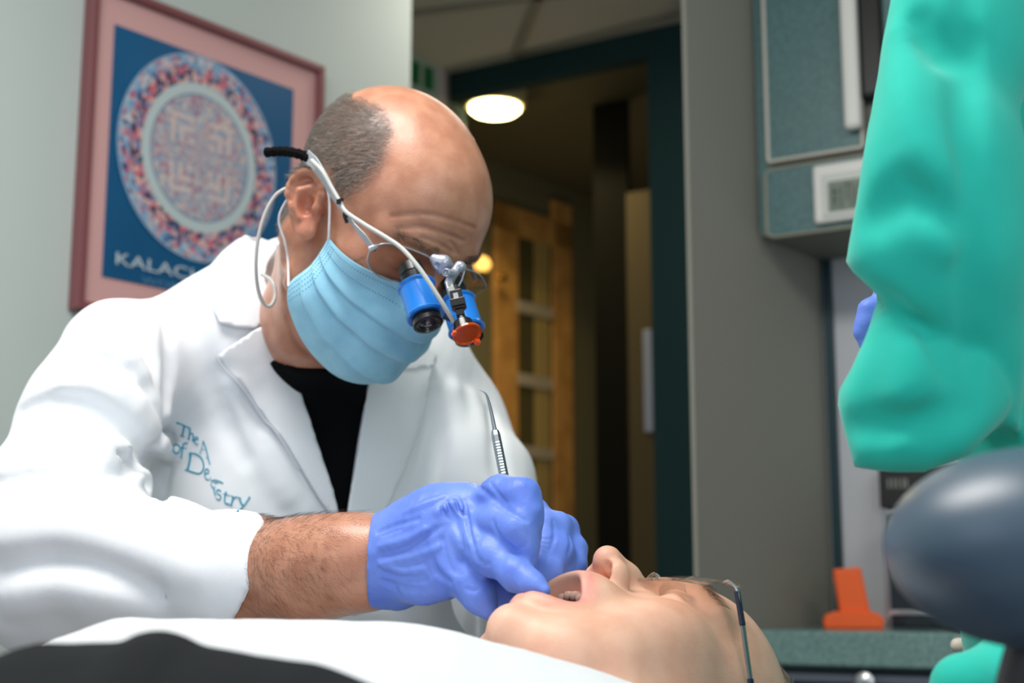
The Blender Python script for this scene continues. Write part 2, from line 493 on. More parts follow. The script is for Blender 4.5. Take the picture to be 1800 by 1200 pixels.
for (y0, y1) in [(528, 548), (655, 676), (782, 802)]:
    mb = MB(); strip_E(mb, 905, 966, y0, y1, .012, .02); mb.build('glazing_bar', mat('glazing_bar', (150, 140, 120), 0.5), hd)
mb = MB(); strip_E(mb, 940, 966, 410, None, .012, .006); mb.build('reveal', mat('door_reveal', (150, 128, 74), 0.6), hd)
# tall glass hall panel with silver pull handle, beside the post
hp = empty('hall_partition', on_B(1136, HZ, .5) * np.array([1, 1, 0]), 'olive brown hall partition with a tall silver pull, left of the dark green post', 'partition')
def strip_F(mb, px0, px1, z0, z1, off, th):
    A = on_B(px0, HZ, off); B = on_B(px1, HZ, off)
    mb.box(np.array([A[0], A[1], z0]), (B - A) * np.array([1, 1, 0]), nB * -th, UP * (z1 - z0))
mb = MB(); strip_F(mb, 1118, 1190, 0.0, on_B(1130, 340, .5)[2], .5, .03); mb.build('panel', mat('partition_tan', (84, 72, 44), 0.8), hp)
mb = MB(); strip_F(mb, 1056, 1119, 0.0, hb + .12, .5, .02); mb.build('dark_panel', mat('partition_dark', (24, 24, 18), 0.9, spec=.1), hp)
z1 = on_B(1148, 580, .46)[2]; z0 = on_B(1148, 760, .46)[2]
mb = MB(); strip_F(mb, 1142, 1157, z0, z1, .46, .02); mb.build('pull_handle', mat('satin_silver', (168, 174, 190), 0.4, metal=0.3), hp, bevel=.003)

# hall lamps
H0 = on_plane(870, 187, (0, 0, CEIL - 0.05), UP)
dl = empty('downlight', H0, 'round warm ceiling downlight glowing in the dim hallway', 'ceiling light')
mb = MB(); mb.lathe(H0 + UP * 0.05, -UP, [(0, .098), (.044, .096), (.052, .088), (.052, .080)], 40); mb.build('trim_ring', mat('downlight_ring', (214, 196, 140), .5), dl, True)
mb = MB(); mb.lathe(H0 - UP * 0.0, -UP, [(0, .079), (.012, .079), (.022, .066), (.026, .035)], 40); mb.build('diffuser', mat('lamp_glow', (255, 250, 225), .5, emit=(255, 236, 170), estr=14), dl, True)
d = bpy.data.lights.new('downlight_beam', 'SPOT'); d.energy = 16; d.color = (1, .78, .42); d.spot_size = 2.6; d.shadow_soft_size = .06
o = bpy.data.objects.new('downlight_beam', d); COL.objects.link(o); o.location = H0 - UP * .05
d = bpy.data.lights.new('hall_lamp', 'POINT'); d.energy = 4; d.color = (1, .80, .50); d.shadow_soft_size = .1
o = bpy.data.objects.new('hall_lamp', d); COL.objects.link(o); o.location = P(1010, 700, 4.55)
s1 = P(848, 465, 4.9)
g1 = empty('wall_lamp', s1, 'small round amber lamp glowing beside the oak door, right of the loupes', 'lamp')
mb = MB(); mb.lathe(s1 - UP * .022, UP, [(0, .004), (.004, .02), (.022, .03), (.044, .02), (.052, .004)], 20)
mb.build('globe', mat('amber_glow', (255, 210, 120), .5, emit=(255, 196, 96), estr=2.0), g1, True)
mb = MB(); mb.lathe(s1 - UP * .03 , UP, [(0, .012), (.01, .006)], 12); mb.tube([s1 - UP * .03, s1 - UP * .03 - nA * .2], .004, 8); mb.build('bracket', M_black, g1, True)
k1 = on_E(877, 490, .055)
g2 = empty('door_knob', k1, 'small brass knob on the oak door stile', 'knob')
mb = MB(); mb.lathe(k1 - nA * .004, nA, [(0, .008), (.01, .008), (.018, .018), (.03, .016), (.034, .005)], 16); mb.build('knob', mat('brass', (214, 170, 90), .25, metal=1), g2, True)
attach(g2, hd)
for kk in ('category', 'label'):
    if kk in g2: del g2[kk]

# ------------------------------------------------------------------ grey return wall, light back wall, cabinets
def on_C(px, py, off=0.0): return on_plane(px, py, O_C + nA * off, nA)
corner = on_C(1465, HZ); corner[2] = 0
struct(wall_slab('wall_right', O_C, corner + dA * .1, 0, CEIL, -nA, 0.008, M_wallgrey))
struct(wall_slab('wall_back', corner - dB * 0.0, corner + dB * 2.6, 0, CEIL, nB, 0.1, M_walld))
def on_D(px, py, off=0.0): return on_plane(px, py, corner - nB * off, nB)
mb = MB(); A = on_D(1466, HZ, .012); B = on_D(1482, HZ, .012)
mb.box(np.array([A[0], A[1], 0.9]), (B - A) * np.array([1, 1, 0]), nB * .01, UP * (CEIL - .9)); struct(mb.build('trim_3', M_teald))
# counter
cz = on_C(1283, 1106, 0)[2]
fl = on_C(1283, HZ, 0); depth = np.linalg.norm((corner - fl)[:2])
fl0 = np.array([fl[0], fl[1], 0])
ct = empty('worktop', fl0 + UP * cz, 'speckled grey-green worktop on which the orange stand sits', 'worktop')
mb = MB(); mb.box(fl0 + UP * (cz - .058) + nA * .002, dB * 1.7, dA * (depth - .004), UP * .058); mb.build('top', M_lamc, ct, bevel=.006)
bc = empty('base_cabinet', fl0, 'dark teal base cabinet with a metal knob, under the worktop', 'cabinet')
mb = MB(); mb.box(fl0 + dA * .03 + nA * .004, dB * 1.7, dA * (depth - .05), UP * (cz - .06)); mb.build('body', M_teald, bc)
mb = MB(); mb.box(fl0 + dA * .012 + nA * .02 + UP * (cz - .082), dB * 1.65, dA * .018, UP * .012); mb.build('rail', mat('rail', (92, 98, 112), .4), bc)
mb = MB(); mb.box(fl0 + dA * .012 + nA * .02 + UP * (cz - .33), dB * .62, dA * .018, UP * .236); dr = mb.build('drawer', mat('dark_teal_drawer', (46, 78, 86), .35), bc, bevel=.004)
kb = on_plane(1527, 1198, fl0 + dA * .012, nB)
mb = MB(); mb.lathe(kb, -nB, [(-.004, .006), (.012, .006), (.016, .016), (.024, .017), (.03, .008)], 20); mb.build('knob', M_steel, dr, True)
# upper cabinet
cl = on_C(1336, 400, 0.004); cl0 = np.array([cl[0], cl[1], 0])
fp = cl0; cb = on_plane(1350, 421, fp, nB)[2]
cdep = np.linalg.norm((corner - cl)[:2]) - .004
uc = empty('wall_cabinet', cl0 + UP * cb, 'teal speckled wall cabinet with cream edging, above the worktop', 'cabinet')
def on_U(px, py, off=0.0): return on_plane(px, py, fp - nB * off, nB)
mb = MB(); mb.box(cl0 + UP * (cb + .008) + nB * .002, dB * 1.5, dA * cdep, UP * (CEIL - .02 - cb)); mb.build('body', mat('cabinet_carcass', (120, 122, 112), .6), uc)
mb = MB(); mb.box(cl0 + UP * (cb + .014), dB * 0.028, dA * .02, UP * (CEIL - cb - .03)); mb.build('filler_strip', M_lam, uc)
def panel(name, px0, py0, px1, py1, off, th, m, par, bevel=.004, edge=None):
    ym = (max(py0, 0) + py1) / 2; A = on_U(px0, py1, off); xa = on_U(px0, ym, off); xb = on_U(px1, ym, off); z1 = on_U(px0, py0, off)[2]
    mb = MB(); mb.box(np.array([xa[0], xa[1], A[2]]), (xb - xa) * np.array([1, 1, 0]), -nB * th, UP * (z1 - A[2])); o = mb.build(name, m, par, bevel=bevel)
    return np.array([xa[0], xa[1], A[2]]), (xb - xa) * np.array([1, 1, 0]), z1 - A[2], o
# lower fascia
c0, ex, hh, fo = panel('lower_fascia', 1352, 302, 1900, 421, .0, .016, M_lam, uc)
def rim(name, c0, ex, hh, off, w, m, par, r=.012):
    u = ex / np.linalg.norm(ex); L = np.linalg.norm(ex); c = c0 - nB * off
    pts = [c + UP * r, c + UP * (r * .3) + u * r * .3, c + u * r, c + u * (L - r), c + u * (L - r * .3) + UP * r * .3, c + u * L + UP * r, c + u * L + UP * (hh - r), c + u * (L - r * .3) + UP * (hh - r * .3), c + u * (L - r) + UP * hh, c + u * r + UP * hh, c + u * r * .3 + UP * (hh - r * .3), c + UP * (hh - r), c + UP * r]
    mb = MB(); mb.tube(pts, w, 8, caps=False); return mb.build(name, m, par, True)
rim('edging', c0, ex, hh, .014, .0035, mat('grey_edging', (150, 148, 132), .5), uc, .012)
c0, ex, hh, do = panel('door', 1352, -320, 1517, 290, .0, .018, M_lam, uc)
rim('edging', c0, ex, hh, .017, .004, M_cream, do, .004)
# long white D handle
c0, ex, hh, ho = panel('handle', 1484, -150, 1514, 234, .024, .022, M_white, do, bevel=.01)
panel('recess', 1512, -150, 1560, 185, .0, .026, M_black, uc, bevel=.012)
c0, ex, hh, d2 = panel('door', 1560, -320, 1900, 268, .0, .018, M_lam, uc)
# thermometer display
tp = on_U(1434, 396, .018)
th = empty('thermometer', tp, 'white framed digital display stuck below the wall cabinet door', 'thermometer')
def panel2(name, px0, py0, px1, py1, off, thk, m, par, bevel=.004):
    return panel(name, px0, py0, px1, py1, off, thk, m, par, bevel)
panel2('case', 1433, 294, 1545, 397, .017, .014, M_white, th, .012)
panel2('inner_frame', 1446, 308, 1533, 384, .030, .004, mat('offwhite', (210, 212, 206), .4), th, .003)
panel2('screen', 1456, 320, 1523, 373, .0335, .002, mat('lcd_screen', (122, 134, 120), .25), th, .001)
mb = MB(); M_seg = mat('lcd_dark', (66, 74, 68), .4)
for (x0, y0, x1, y1) in [(1462, 336, 1474, 340), (1466, 328, 1469, 364), (1478, 326, 1481, 366), (1488, 324, 1491, 352), (1484, 322, 1497, 325), (1497, 324, 1500, 362), (1462, 350, 1474, 353), (1505, 324, 1508, 362), (1508, 322, 1516, 325), (1515, 324, 1518, 362)]:
    A = on_U(x0, y1, .0357); B = on_U(x1, y1, .0357); z1 = on_U(x0, y0, .0357)[2]
    mb.box(A, (B - A) * np.array([1, 1, 0]), -nB * .0006, UP * (z1 - A[2]))
mb.build('digits', M_seg, th)

# orange stand and the dark appliance
cc = P(1500, 1100, 2.56); cc[2] = cz
osd = empty('orange_stand', cc, 'bright orange plastic block standing on a foot, on the worktop', 'stand')
M_or = mat('orange_plastic', (255, 106, 42), .38)
yy = cc[1]
s = yy / F
def poly_prism(prof, O, u, v, depth):       # profile in (u, up), extruded along v
    mb = MB(); n = len(prof); V = [O + u * a + UP * b for a, b in prof] + [O + u * a + UP * b + v * depth for a, b in prof]
    mb.add(V, [tuple(range(n))[::-1], tuple(range(n, 2 * n))] + [(i, (i + 1) % n, n + (i + 1) % n, n + i) for i in range(n)]); return mb
xr = AX
u2 = np.array([.985, -.17, 0]); v2 = np.array([.17, .985, 0])
c1 = cc - u2 * 0 - v2 * .02
mb = poly_prism([(-49 * s, 0), (49 * s, 0), (51 * s, 10 * s), (49 * s, 20 * s), (34 * s, 28 * s), (-30 * s, 28 * s), (-47 * s, 22 * s), (-51 * s, 10 * s)], c1, u2, v2, .05)
mb.build('foot', M_or, osd, bevel=.003)
mb = poly_prism([(-22 * s, 26 * s), (29 * s, 26 * s), (16 * s, 104 * s), (-31 * s, 100 * s)], c1 + v2 * .008, u2, v2, .045)
mb.build('post', M_or, osd, bevel=.004)
def box_D(name, px0, py0, px1, py1, off0, thk, m, par, bevel=.0):
    A = on_D(px0, HZ, off0); B = on_D(px1, HZ, off0); z1 = on_D(px0, py0, off0)[2]; z0 = cz + .0005 if py1 is None else on_D(px0, py1, off0)[2]
    mb = MB(); mb.box(np.array([A[0], A[1], z0]), (B - A) * np.array([1, 1, 0]), nB * thk, UP * (z1 - z0)); return mb.build(name, m, par, bevel=bevel)
ap = empty('countertop_appliance', on_D(1640, HZ, .05) * np.array([1, 1, 0]) + UP * cz, 'dark glass-fronted appliance with a silver edge, on the worktop behind the rounded pad', 'appliance')
box_D('body', 1558, 905, 1850, None, .12, .117, mat('smoked_glass', (44, 52, 58), .15), ap, .004)
box_D('silver_edge', 1556, 898, 1564, None, .124, .006, M_steel, ap, .001)
box_D('silver_edge', 1556, 1072, 1850, 1080, .124, .006, M_steel, ap, .001)
box_D('silver_edge', 1556, 898, 1850, 904, .124, .006, M_steel, ap, .001)
pb = empty('control_panel', on_D(1620, 870, .02), 'black control panel with small white marks, half hidden behind the teal gown', 'panel')
box_D('body', 1553, 822, 1760, 893, .05, .048, mat('panel_black', (40, 40, 38), .4), pb, .003)
mb = MB()
for x in (1561, 1569, 1577, 1586, 1592):
    A = on_D(x, 858, .0505); mb.box(A, dB * .0035, -nB * .0006, UP * .018)
mb.build('marking', mat('mark', (150, 150, 146), .5), pb)

# ------------------------------------------------------------------ framed poster on the left wall
def on_W(px, py, off=0.0): return on_plane(px, py, O_A + nA * off, nA)
pz0 = on_W(118, 540, .02)[2]; xa = on_W(118, 540, .0); xb = on_W(555, 114, .0); pz1 = on_W(555, 114, .02)[2]
po = empty('framed_poster', (xa + xb) / 2 * np.array([1, 1, 0]) + UP * pz0, 'large poster in a dusty pink frame showing a round multicoloured pattern on deep blue', 'poster')
A0 = np.array([xa[0], xa[1], pz0]) + nA * .001; LW = np.linalg.norm((xb - xa)[:2]); LH = pz1 - pz0
M_rose = mat('rose_metal_frame', (132, 78, 82), .4)
fw = .014
for (o_, e, h_) in [(A0, dA * fw, LH), (A0 + dA * (LW - fw), dA * fw, LH)]:
    mb = MB(); mb.box(o_, e, nA * .028, UP * h_); mb.build('frame_side', M_rose, po, bevel=.002)
for zz in (0, LH - fw):
    mb = MB(); mb.box(A0 + UP * zz + dA * fw, dA * (LW - 2 * fw), nA * .028, UP * fw); mb.build('frame_rail', M_rose, po, bevel=.002)
mb = MB(); mb.box(A0 + dA * fw * .8 + UP * fw * .8, dA * (LW - 1.6 * fw), nA * .014, UP * (LH - 1.6 * fw)); mb.build('mat_board', mat('pink_mat', (216, 168, 166), .7), po)
ba = on_W(190, 265, .015); bb = on_W(515, 154, .015); bz1 = on_W(202, 43, .015)[2]; bz0 = on_W(180, 486, .015)[2]
bO = np.array([ba[0], ba[1], bz0]); BW = np.linalg.norm((bb - ba)[:2]); BH = bz1 - bz0
mb = MB(); mb.box(bO, dA * BW, nA * .002, UP * BH); mb.build('blue_print', mat('print_blue', (0, 92, 140), .45, rgb2=(0, 82, 128), nscale=3), po)
# the round pattern: a flat disc printed procedurally (rings, petals, nested squares)
mc = on_W(352, 281, .018); zt = on_W(352, 98, .018)[2]; zb = on_W(352, 461, .018)[2]
mR = (zt - zb) / 2; mcen = np.array([mc[0], mc[1], (zt + zb) / 2])
mm = bpy.data.materials.new('round_pattern_print'); mm.use_nodes = True; nt = mm.node_tree; bs = nt.nodes['Principled BSDF']; bs.inputs['Roughness'].default_value = .5
def N(t, **k):
    n = nt.nodes.new(t)
    for a, b in k.items(): setattr(n, a, b)
    return n
def math_(op, a, b=None, c=None):
    n = N('ShaderNodeMath', operation=op)
    for i, x in enumerate((a, b, c)):
        if x is None: continue
        if isinstance(x, (int, float)): n.inputs[i].default_value = x
        else: nt.links.new(x, n.inputs[i])
    return n.outputs[0]
def mixc(f, a, b):
    n = N('ShaderNodeMix', data_type='RGBA'); nt.links.new(f, n.inputs[0])
    for i, x in ((6, a), (7, b)):
        if isinstance(x, tuple): n.inputs[i].default_value = lin(x) + (1,)
        else: nt.links.new(x, n.inputs[i])
    return n.outputs[2]
tc = N('ShaderNodeTexCoord'); sx = N('ShaderNodeSeparateXYZ'); nt.links.new(tc.outputs['Generated'], sx.inputs[0])
ux = math_('MULTIPLY_ADD', sx.outputs[0], 2.0, -1.0); uy = math_('MULTIPLY_ADD', sx.outputs[2], 2.0, -1.0)
rr = math_('SQRT', math_('ADD', math_('MULTIPLY', ux, ux), math_('MULTIPLY', uy, uy)))
ang = math_('ARCTAN2', uy, ux)
cv = N('ShaderNodeCombineXYZ'); nt.links.new(math_('MULTIPLY', rr, 9.0), cv.inputs[0]); nt.links.new(math_('MULTIPLY', math_('SINE', ang), 7.0), cv.inputs[1]); nt.links.new(math_('MULTIPLY', math_('COSINE', ang), 7.0), cv.inputs[2])
vo = N('ShaderNodeTexVoronoi'); vo.inputs['Scale'].default_value = 2.6; nt.links.new(cv.outputs[0], vo.inputs['Vector'])
sc_ = N('ShaderNodeSeparateColor'); nt.links.new(vo.outputs['Color'], sc_.inputs[0])
def ramp(src, stops):
    r = N('ShaderNodeValToRGB'); r.color_ramp.interpolation = 'CONSTANT'; e = r.color_ramp.elements
    while len(e) < len(stops): e.new(0.5)
    for el, (p_, c_) in zip(e, stops): el.position = p_; el.color = lin(c_) + (1,)
    nt.links.new(src, r.inputs[0]); return r.outputs[0]
outer = ramp(sc_.outputs[0], [(0, (110, 160, 200)), (.28, (205, 160, 170)), (.45, (150, 178, 200)), (.6, (60, 80, 130)), (.72, (190, 84, 110)), (.84, (196, 200, 205))])
inner = ramp(sc_.outputs[1], [(0, (160, 172, 188)), (.3, (190, 164, 172)), (.5, (140, 160, 186)), (.68, (206, 196, 190)), (.88, (180, 110, 130))])
midd = ramp(sc_.outputs[2], [(0, (56, 62, 96)), (.3, (206, 104, 120)), (.5, (120, 140, 176)), (.7, (222, 180, 176))])
mxx = math_('MAXIMUM', math_('ABSOLUTE', ux), math_('ABSOLUTE', uy)); mnn = math_('MINIMUM', math_('ABSOLUTE', ux), math_('ABSOLUTE', uy))
sq = math_('GREATER_THAN', math_('SINE', math_('MULTIPLY', mxx, 58.0)), 0.35)
cross = math_('GREATER_THAN', mnn, 0.10)
insq = math_('MULTIPLY', math_('LESS_THAN', mxx, 0.42), math_('MULTIPLY', sq, cross))
core = mixc(insq, inner, (214, 196, 192))
c = mixc(math_('GREATER_THAN', rr, .60), core, (120, 140, 165))
c = mixc(math_('GREATER_THAN', rr, .62), c, (190, 206, 208))
c = mixc(math_('GREATER_THAN', rr, .72), c, midd)
c = mixc(math_('GREATER_THAN', rr, .86), c, outer)
c = mixc(math_('GREATER_THAN', rr, .975), c, (150, 176, 200))
nt.links.new(c, bs.inputs['Base Color'])
mb = MB(); n = 72; V = [mcen + dA * .94 * mR * math.cos(2 * math.pi * k / n) + UP * mR * math.sin(2 * math.pi * k / n) for k in range(n)]
V = [np.array([np.dot(p - mcen, dA), 0, np.dot(p - mcen, UP)]) for p in V]; V2 = [p + np.array([0, -.0012, 0]) for p in V]
mb.add(V2 + V, [tuple(range(n)), tuple(range(n, 2 * n))[::-1]] + [(i, n + i, n + (i + 1) % n, (i + 1) % n) for i in range(n)])
me = mesh_np('round_pattern', mb.V, mb.F); ro = link('round_pattern', me, mm, None, False)
ro.matrix_world = Matrix(((dA[0], -nA[0], 0, mcen[0]), (dA[1], -nA[1], 0, mcen[1]), (0, 0, 1, mcen[2]), (0, 0, 0, 1)))
bpy.context.view_layer.update(); attach(ro, po)


def text_mesh(name, s, O, u, v, nrm, height, m, parent, stretch=1.0, font=None, thick=.0006, bold=0.0):
    c = bpy.data.curves.new(name, 'FONT'); c.body = s; c.size = 1.0; c.extrude = 0; c.offset = bold; c.align_x = 'LEFT'
    t = bpy.data.objects.new(name, c); COL.objects.link(t); bpy.context.view_layer.update()
    me = bpy.data.meshes.new_from_object(t.evaluated_get(bpy.context.evaluated_depsgraph_get())); bpy.data.objects.remove(t); me.name = name
    k = height / 0.7
    co = np.empty(len(me.vertices) * 3); me.vertices.foreach_get('co', co); co = co.reshape(-1, 3)
    Wd = O + co[:, :1] * k * stretch * u + co[:, 1:2] * k * v + nrm * thick
    me.vertices.foreach_set('co', Wd.astype(np.float32).ravel()); me.update()
    o = link(name, me, m, None, False); attach(o, parent); return o


M_txt = mat('poster_lettering', (196, 214, 222), .5)
tO = on_W(200, 463, .0185); th_ = on_W(200, 441, .0185)[2] - tO[2]
text_mesh('title_lettering', 'KALACH', tO, dA, UP, nA, th_, M_txt, po, 1.62)
tO = on_W(248, 497, .0185); text_mesh('subtitle_lettering', 'WOR', tO, dA, UP, nA, th_ * .55, mat('poster_lettering_small', (90, 140, 176), .5), po, 1.9)

# ------------------------------------------------------------------ people: head builder (local frame x = own right, y = face forward, z = crown; origin between the ears)
def rotm(v):
    a, b, c = v
    Rz = np.array([[math.cos(a), -math.sin(a), 0], [math.sin(a), math.cos(a), 0], [0, 0, 1]])
    Rx = np.array([[1, 0, 0], [0, math.cos(b), -math.sin(b)], [0, math.sin(b), math.cos(b)]])
    Ry = np.array([[math.cos(c), 0, math.sin(c)], [0, 1, 0], [-math.sin(c), 0, math.cos(c)]])
    return Rz @ Rx @ Ry


def ear(q, tiltback, c=(0, 0, 0)):
    """q: head-local points mirrored to x > 0"""
    p = q - np.asarray(c); a = tiltback; ca, sa = math.cos(a), math.sin(a)
    y = p[:, 1] * ca + p[:, 2] * sa; z = -p[:, 1] * sa + p[:, 2] * ca; x = p[:, 0]
    b = 0.42; xx = x * math.cos(b) + y * math.sin(b); yy = -x * math.sin(b) + y * math.cos(b)      # ear flares backwards
    e = np.stack([xx, yy, z], 1)
    e = e * [1, 1.02, 1.09]; plate = ell(e, (0, 0, .0), (.006, .0175, .031))
    rim = []
    for k in range(13):
        t = math.radians(200 - k * 20); rim.append(((.0045 + .002 * math.sin(t), .0165 * math.cos(t) * -1.0 * (1 if math.sin(t) > -0.2 else .8) , .0085 + .0235 * math.sin(t)), .0042))
    rim = [((r[0][0], r[0][1], r[0][2]), r[1]) for r in rim]
    d = smin(plate, chain(e, rim, .003), .004)
    d = smin(d, chain(e, [((.005, .006, .017), .0032), ((.0055, -.006, .012), .0036), ((.0055, -.009, -.004), .0036), ((.005, -.003, -.014), .003)], .003), .004)   # antihelix
    d = smax(d, -ell(e, (.0085, .003, -.001), (.0095, .0078, .0115)), .0025)
    d = smax(d, -chain(e, [((.0085, .009, .017), .0022), ((.0095, -.002, .0245), .0024), ((.0095, -.012, .017), .0022), ((.0085, -.0125, .002), .0018)], .002), .002)        # concha
    d = smin(d, sph(e, (.0035, .0125, -.004), .0048), .004)                      # tragus
    d = smin(d, ell(e, (.001, .004, -.027), (.0055, .009, .0095)), .006)         # lobe
    return d


def head_sdf(q, o):
    """o: dict of options (open mouth, ear tilt, width)"""
    Q = q.copy(); Q[:, 0] = np.abs(Q[:, 0]); w = o.get('w', 1.0); Q[:, 0] /= w
    d = ell(Q, (0, -.004, .050), (.0765, .100, .0845))
    d = smin(d, ell(Q, (.0, .040, .052), (.064, .062, .062)), .02)
    d = smin(d, ell(Q, (0, .040, -.018), (.060, .056, .066)), .03)
    d = smin(d, chain(Q, [((.0, .091, .036), .012), ((.026, .089, .040), .0105), ((.048, .072, .036), .009)], .01), .016)
    d = smin(d, ell(Q, (.047, .060, -.004), (.020, .022, .018)), .018)            # cheekbone
    if o.get('full'): d = smin(d, ell(Q, (.048, .014, -.022), (.028, .055, .052)), .03)
    drop = o.get('open', 0.0)
    jz = -.070 - drop; jy = .080 - drop * .45
    d = smin(d, chain(Q, [((.056, .002, -.035), .013), ((.053, .012, -.062 - drop * .3), .014), ((.030, .052, jz + .006), .015), ((.0, jy, jz - .008), .018)], .014), .026)
    d = smin(d, ell(Q, (0, jy - .035, jz + .018), (.040, .045, .03)), .02)       # floor of the mouth
    d = smin(d, ell(Q, (0, .088, -.046), (.034, .022, .024)), .018)              # muzzle
    d = smax(d, -ell(Q, (.034, .108, .020), (.017, .017, .0115)), .014)          # sockets
    d = smin(d, ell(Q, (.0325, .0815, .0195), (.0135, .0130, .0125)), .004)      # lids
    cr = polyd(Q, [(.021, .0925, .018), (.027, .096, .0155), (.034, .0965, .0145), (.041, .092, .016), (.045, .087, .018)]) - .0009
    d = smax(d, -cr, .0018)                                                      # closed lid line
    d = smin(d, chain(Q, [((0, .093, .024), .0085), ((0, .108, .006), .0085), ((0, .119, -.012), .0105)], .008), .009)   # nose
    d = smin(d, ell(Q, (.0122, .106, -.0145), (.0075, .0115, .0085)), .006)
    d = smax(d, -ell(Q, (.0086, .1115, -.0262), (.0048, .0080, .0095)), .0016); d = smax(d, -cone(Q, (.0086, .111, -.028), (.0060, .098, -.008), .0045, .0035), .0016)
    if drop:
        d = smin(d, chain(Q, [((.046, .058, -.028), .019), ((.044, .050, -.060), .019), ((.036, .048, -.085), .017)], .01), .02)
        # open mouth: lips as a ring, cavity cut inside
        zc = -.052 - drop * .55; yc = .094 - drop * .12
        hz = .011 + drop * .52; n = 16
        ring = [(((.027 * math.cos(t)), yc + .007 - .016 * abs(math.cos(t)) ** 2 - (drop * .38) * (0.5 - 0.5 * math.sin(t)), zc + hz * math.sin(t)), .0056) for t in [math.pi * (.5 - k / n) for k in range(n + 1)]]
        d = smin(d, chain(Q, ring, .004), .008)
        d = smax(d, -ell(Q, (0, yc - .018, zc), (.0245, .048, hz - .002)), .005)
        tg = ell(Q, (0, yc - .028, zc - hz * .65), (.019, .030, .009)); d = smin(d, tg, .004)
    else:
        d = smin(d, chain(Q, [((0, .104, -.0435), .0052), ((.012, .1015, -.0445), .0046), ((.024, .092, -.047), .003)], .004), .006)
        d = smin(d, chain(Q, [((0, .1025, -.054), .0062), ((.012, .0995, -.0535), .0052), ((.023, .092, -.049), .003)], .004), .006)
    d = smin(d, ear(np.stack([Q[:, 0] * w, Q[:, 1], Q[:, 2]], 1), o.get('ear_tilt', .3), o.get('ear', (.0765, -.006, .0))), .006)
    return d


# ------------------------------------------------------------------ the dentist
R1 = rotm((3.99999565, -.783405797, .00123673)); T1 = np.array([-.133271517, 1.29795437, 1.28763393])
T1 = T1 + np.array([0.0, 0, 0.0])
OPT1 = dict(ear_tilt=.62, ear=(.0785, -.004, .004))
def h2w(p): return np.asarray(p, float) @ R1.T + T1
def w2h(p): return (np.asarray(p, float) - T1) @ R1
NK = [(h2w((0, -.028, -.015)), .060), (P(556, 560, 1.40), .052), (P(556, 650, 1.46), .058)]
def head1(Q):
    d = head_sdf(w2h(Q), OPT1)
    n = chain(Q, NK, .02)
    d = smin(d, n, .022)
    # tendon and throat folds
    d = smin(d, chain(Q, [(h2w((.056, -.022, -.035)), .014), (P(522, 600, 1.37), .012)], .01), .02)
    return d


# torso under the clothes: one body, head to forearm
ARM_R = [PR(200, 640, 1.38, 75), PR(130, 800, 1.33, 80), PR(120, 985, 1.27, 75), PR(300, 1008, 1.20, 80), PR(440, 1012, 1.145, 88), PR(540, 1002, 1.10, 78), PR(605, 989, 1.08, 65), PR(660, 987, 1.07, 60), PR(760, 968, 1.05, 50)]
ARM_L = [PR(790, 760, 1.62, 75), PR(850, 900, 1.54, 66), PR(900, 1010, 1.42, 62), PR(925, 1010, 1.26, 55), PR(935, 1000, 1.16, 50)]
def torso(Q, grow=0.0):
    a = ell(Q, P(560, 900, 1.56), (.19, .125, .30), np.array([[.81, .58, 0], [-.58, .81, 0], [0, 0, 1]]))
    b = chain(Q, [PR(225, 635, 1.40, 78), PR(420, 600, 1.46, 88), PR(545, 620, 1.52, 100), PR(680, 660, 1.58, 88), PR(780, 760, 1.62, 72)], .05)
    return smin(a, b, .06) - grow
def body1(Q): return smin(smin(torso(Q, -.02), chain(Q, NK, .02), .03), smin(chain(Q, ARM_R, .02), chain(Q, ARM_L, .02), .01), .02)
def arm1(Q): return chain(Q, ARM_R, .03)

M_skin = mat('skin_tanned', (204, 146, 118), .31, coat=.12, rgb2=(186, 126, 100), nscale=55, bump=.35, bscale=900, attr='tint', spec=.5)
def join_np(parts):
    V = []; Fq = []; C = []; k = 0
    for v, q, c in parts: V.append(v); Fq.append(q + k); C.append(c); k += len(v)
    return np.concatenate(V), np.concatenate(Fq), np.concatenate(C)
def head_tint(V, w2, hairline=None, red=1.0):
    L = w2(V); C = np.ones((len(V), 3)); x = np.abs(L[:, 0])
    def blob(c, r, col, s=1.0):
        d = np.sqrt(((np.stack([x, L[:, 1], L[:, 2]], 1) - np.array(c)) ** 2 / np.array(r) ** 2).sum(1)); w_ = np.clip(1.2 - d, 0, 1)[:, None] * s
        C[:] = C * (1 - w_) + C * np.array(col) * w_
    blob((.079, 0, .0), (.02, .03, .04), (1.0, .82, .78))
    blob((0, .12, -.012), (.016, .018, .014), (1.0, .85, .82)); blob((.05, .07, -.01), (.03, .03, .025), (1.0, .9, .87), red)
    blob((.033, .1, .014), (.02, .02, .01), (.93, .82, .8))
    return C
def skin_mesh():

    r = .15
    lo = h2w((0, 0, 0)) - .19; lo[2] -= .06; hi = h2w((0, 0, 0)) + .19; 
    V, Fq = polygonise(headw, lo, hi, .0016)
    # body block
    Vb, Fb = polygonise(body1, (-.62, .98, .60), (.10, 1.80, 1.215), .007)
    Va, Fa = polygonise(arm1, P(250, 1120, 1.16) - [0, .13, .0], P(770, 900, 1.06) + [0.01, .14, .03], .0025)
    return join_np([(V, Fq, head_tint(V, w2h)), (Vb, Fb, np.ones((len(Vb), 3))), (Va, Fa, np.ones((len(Va), 3)))])
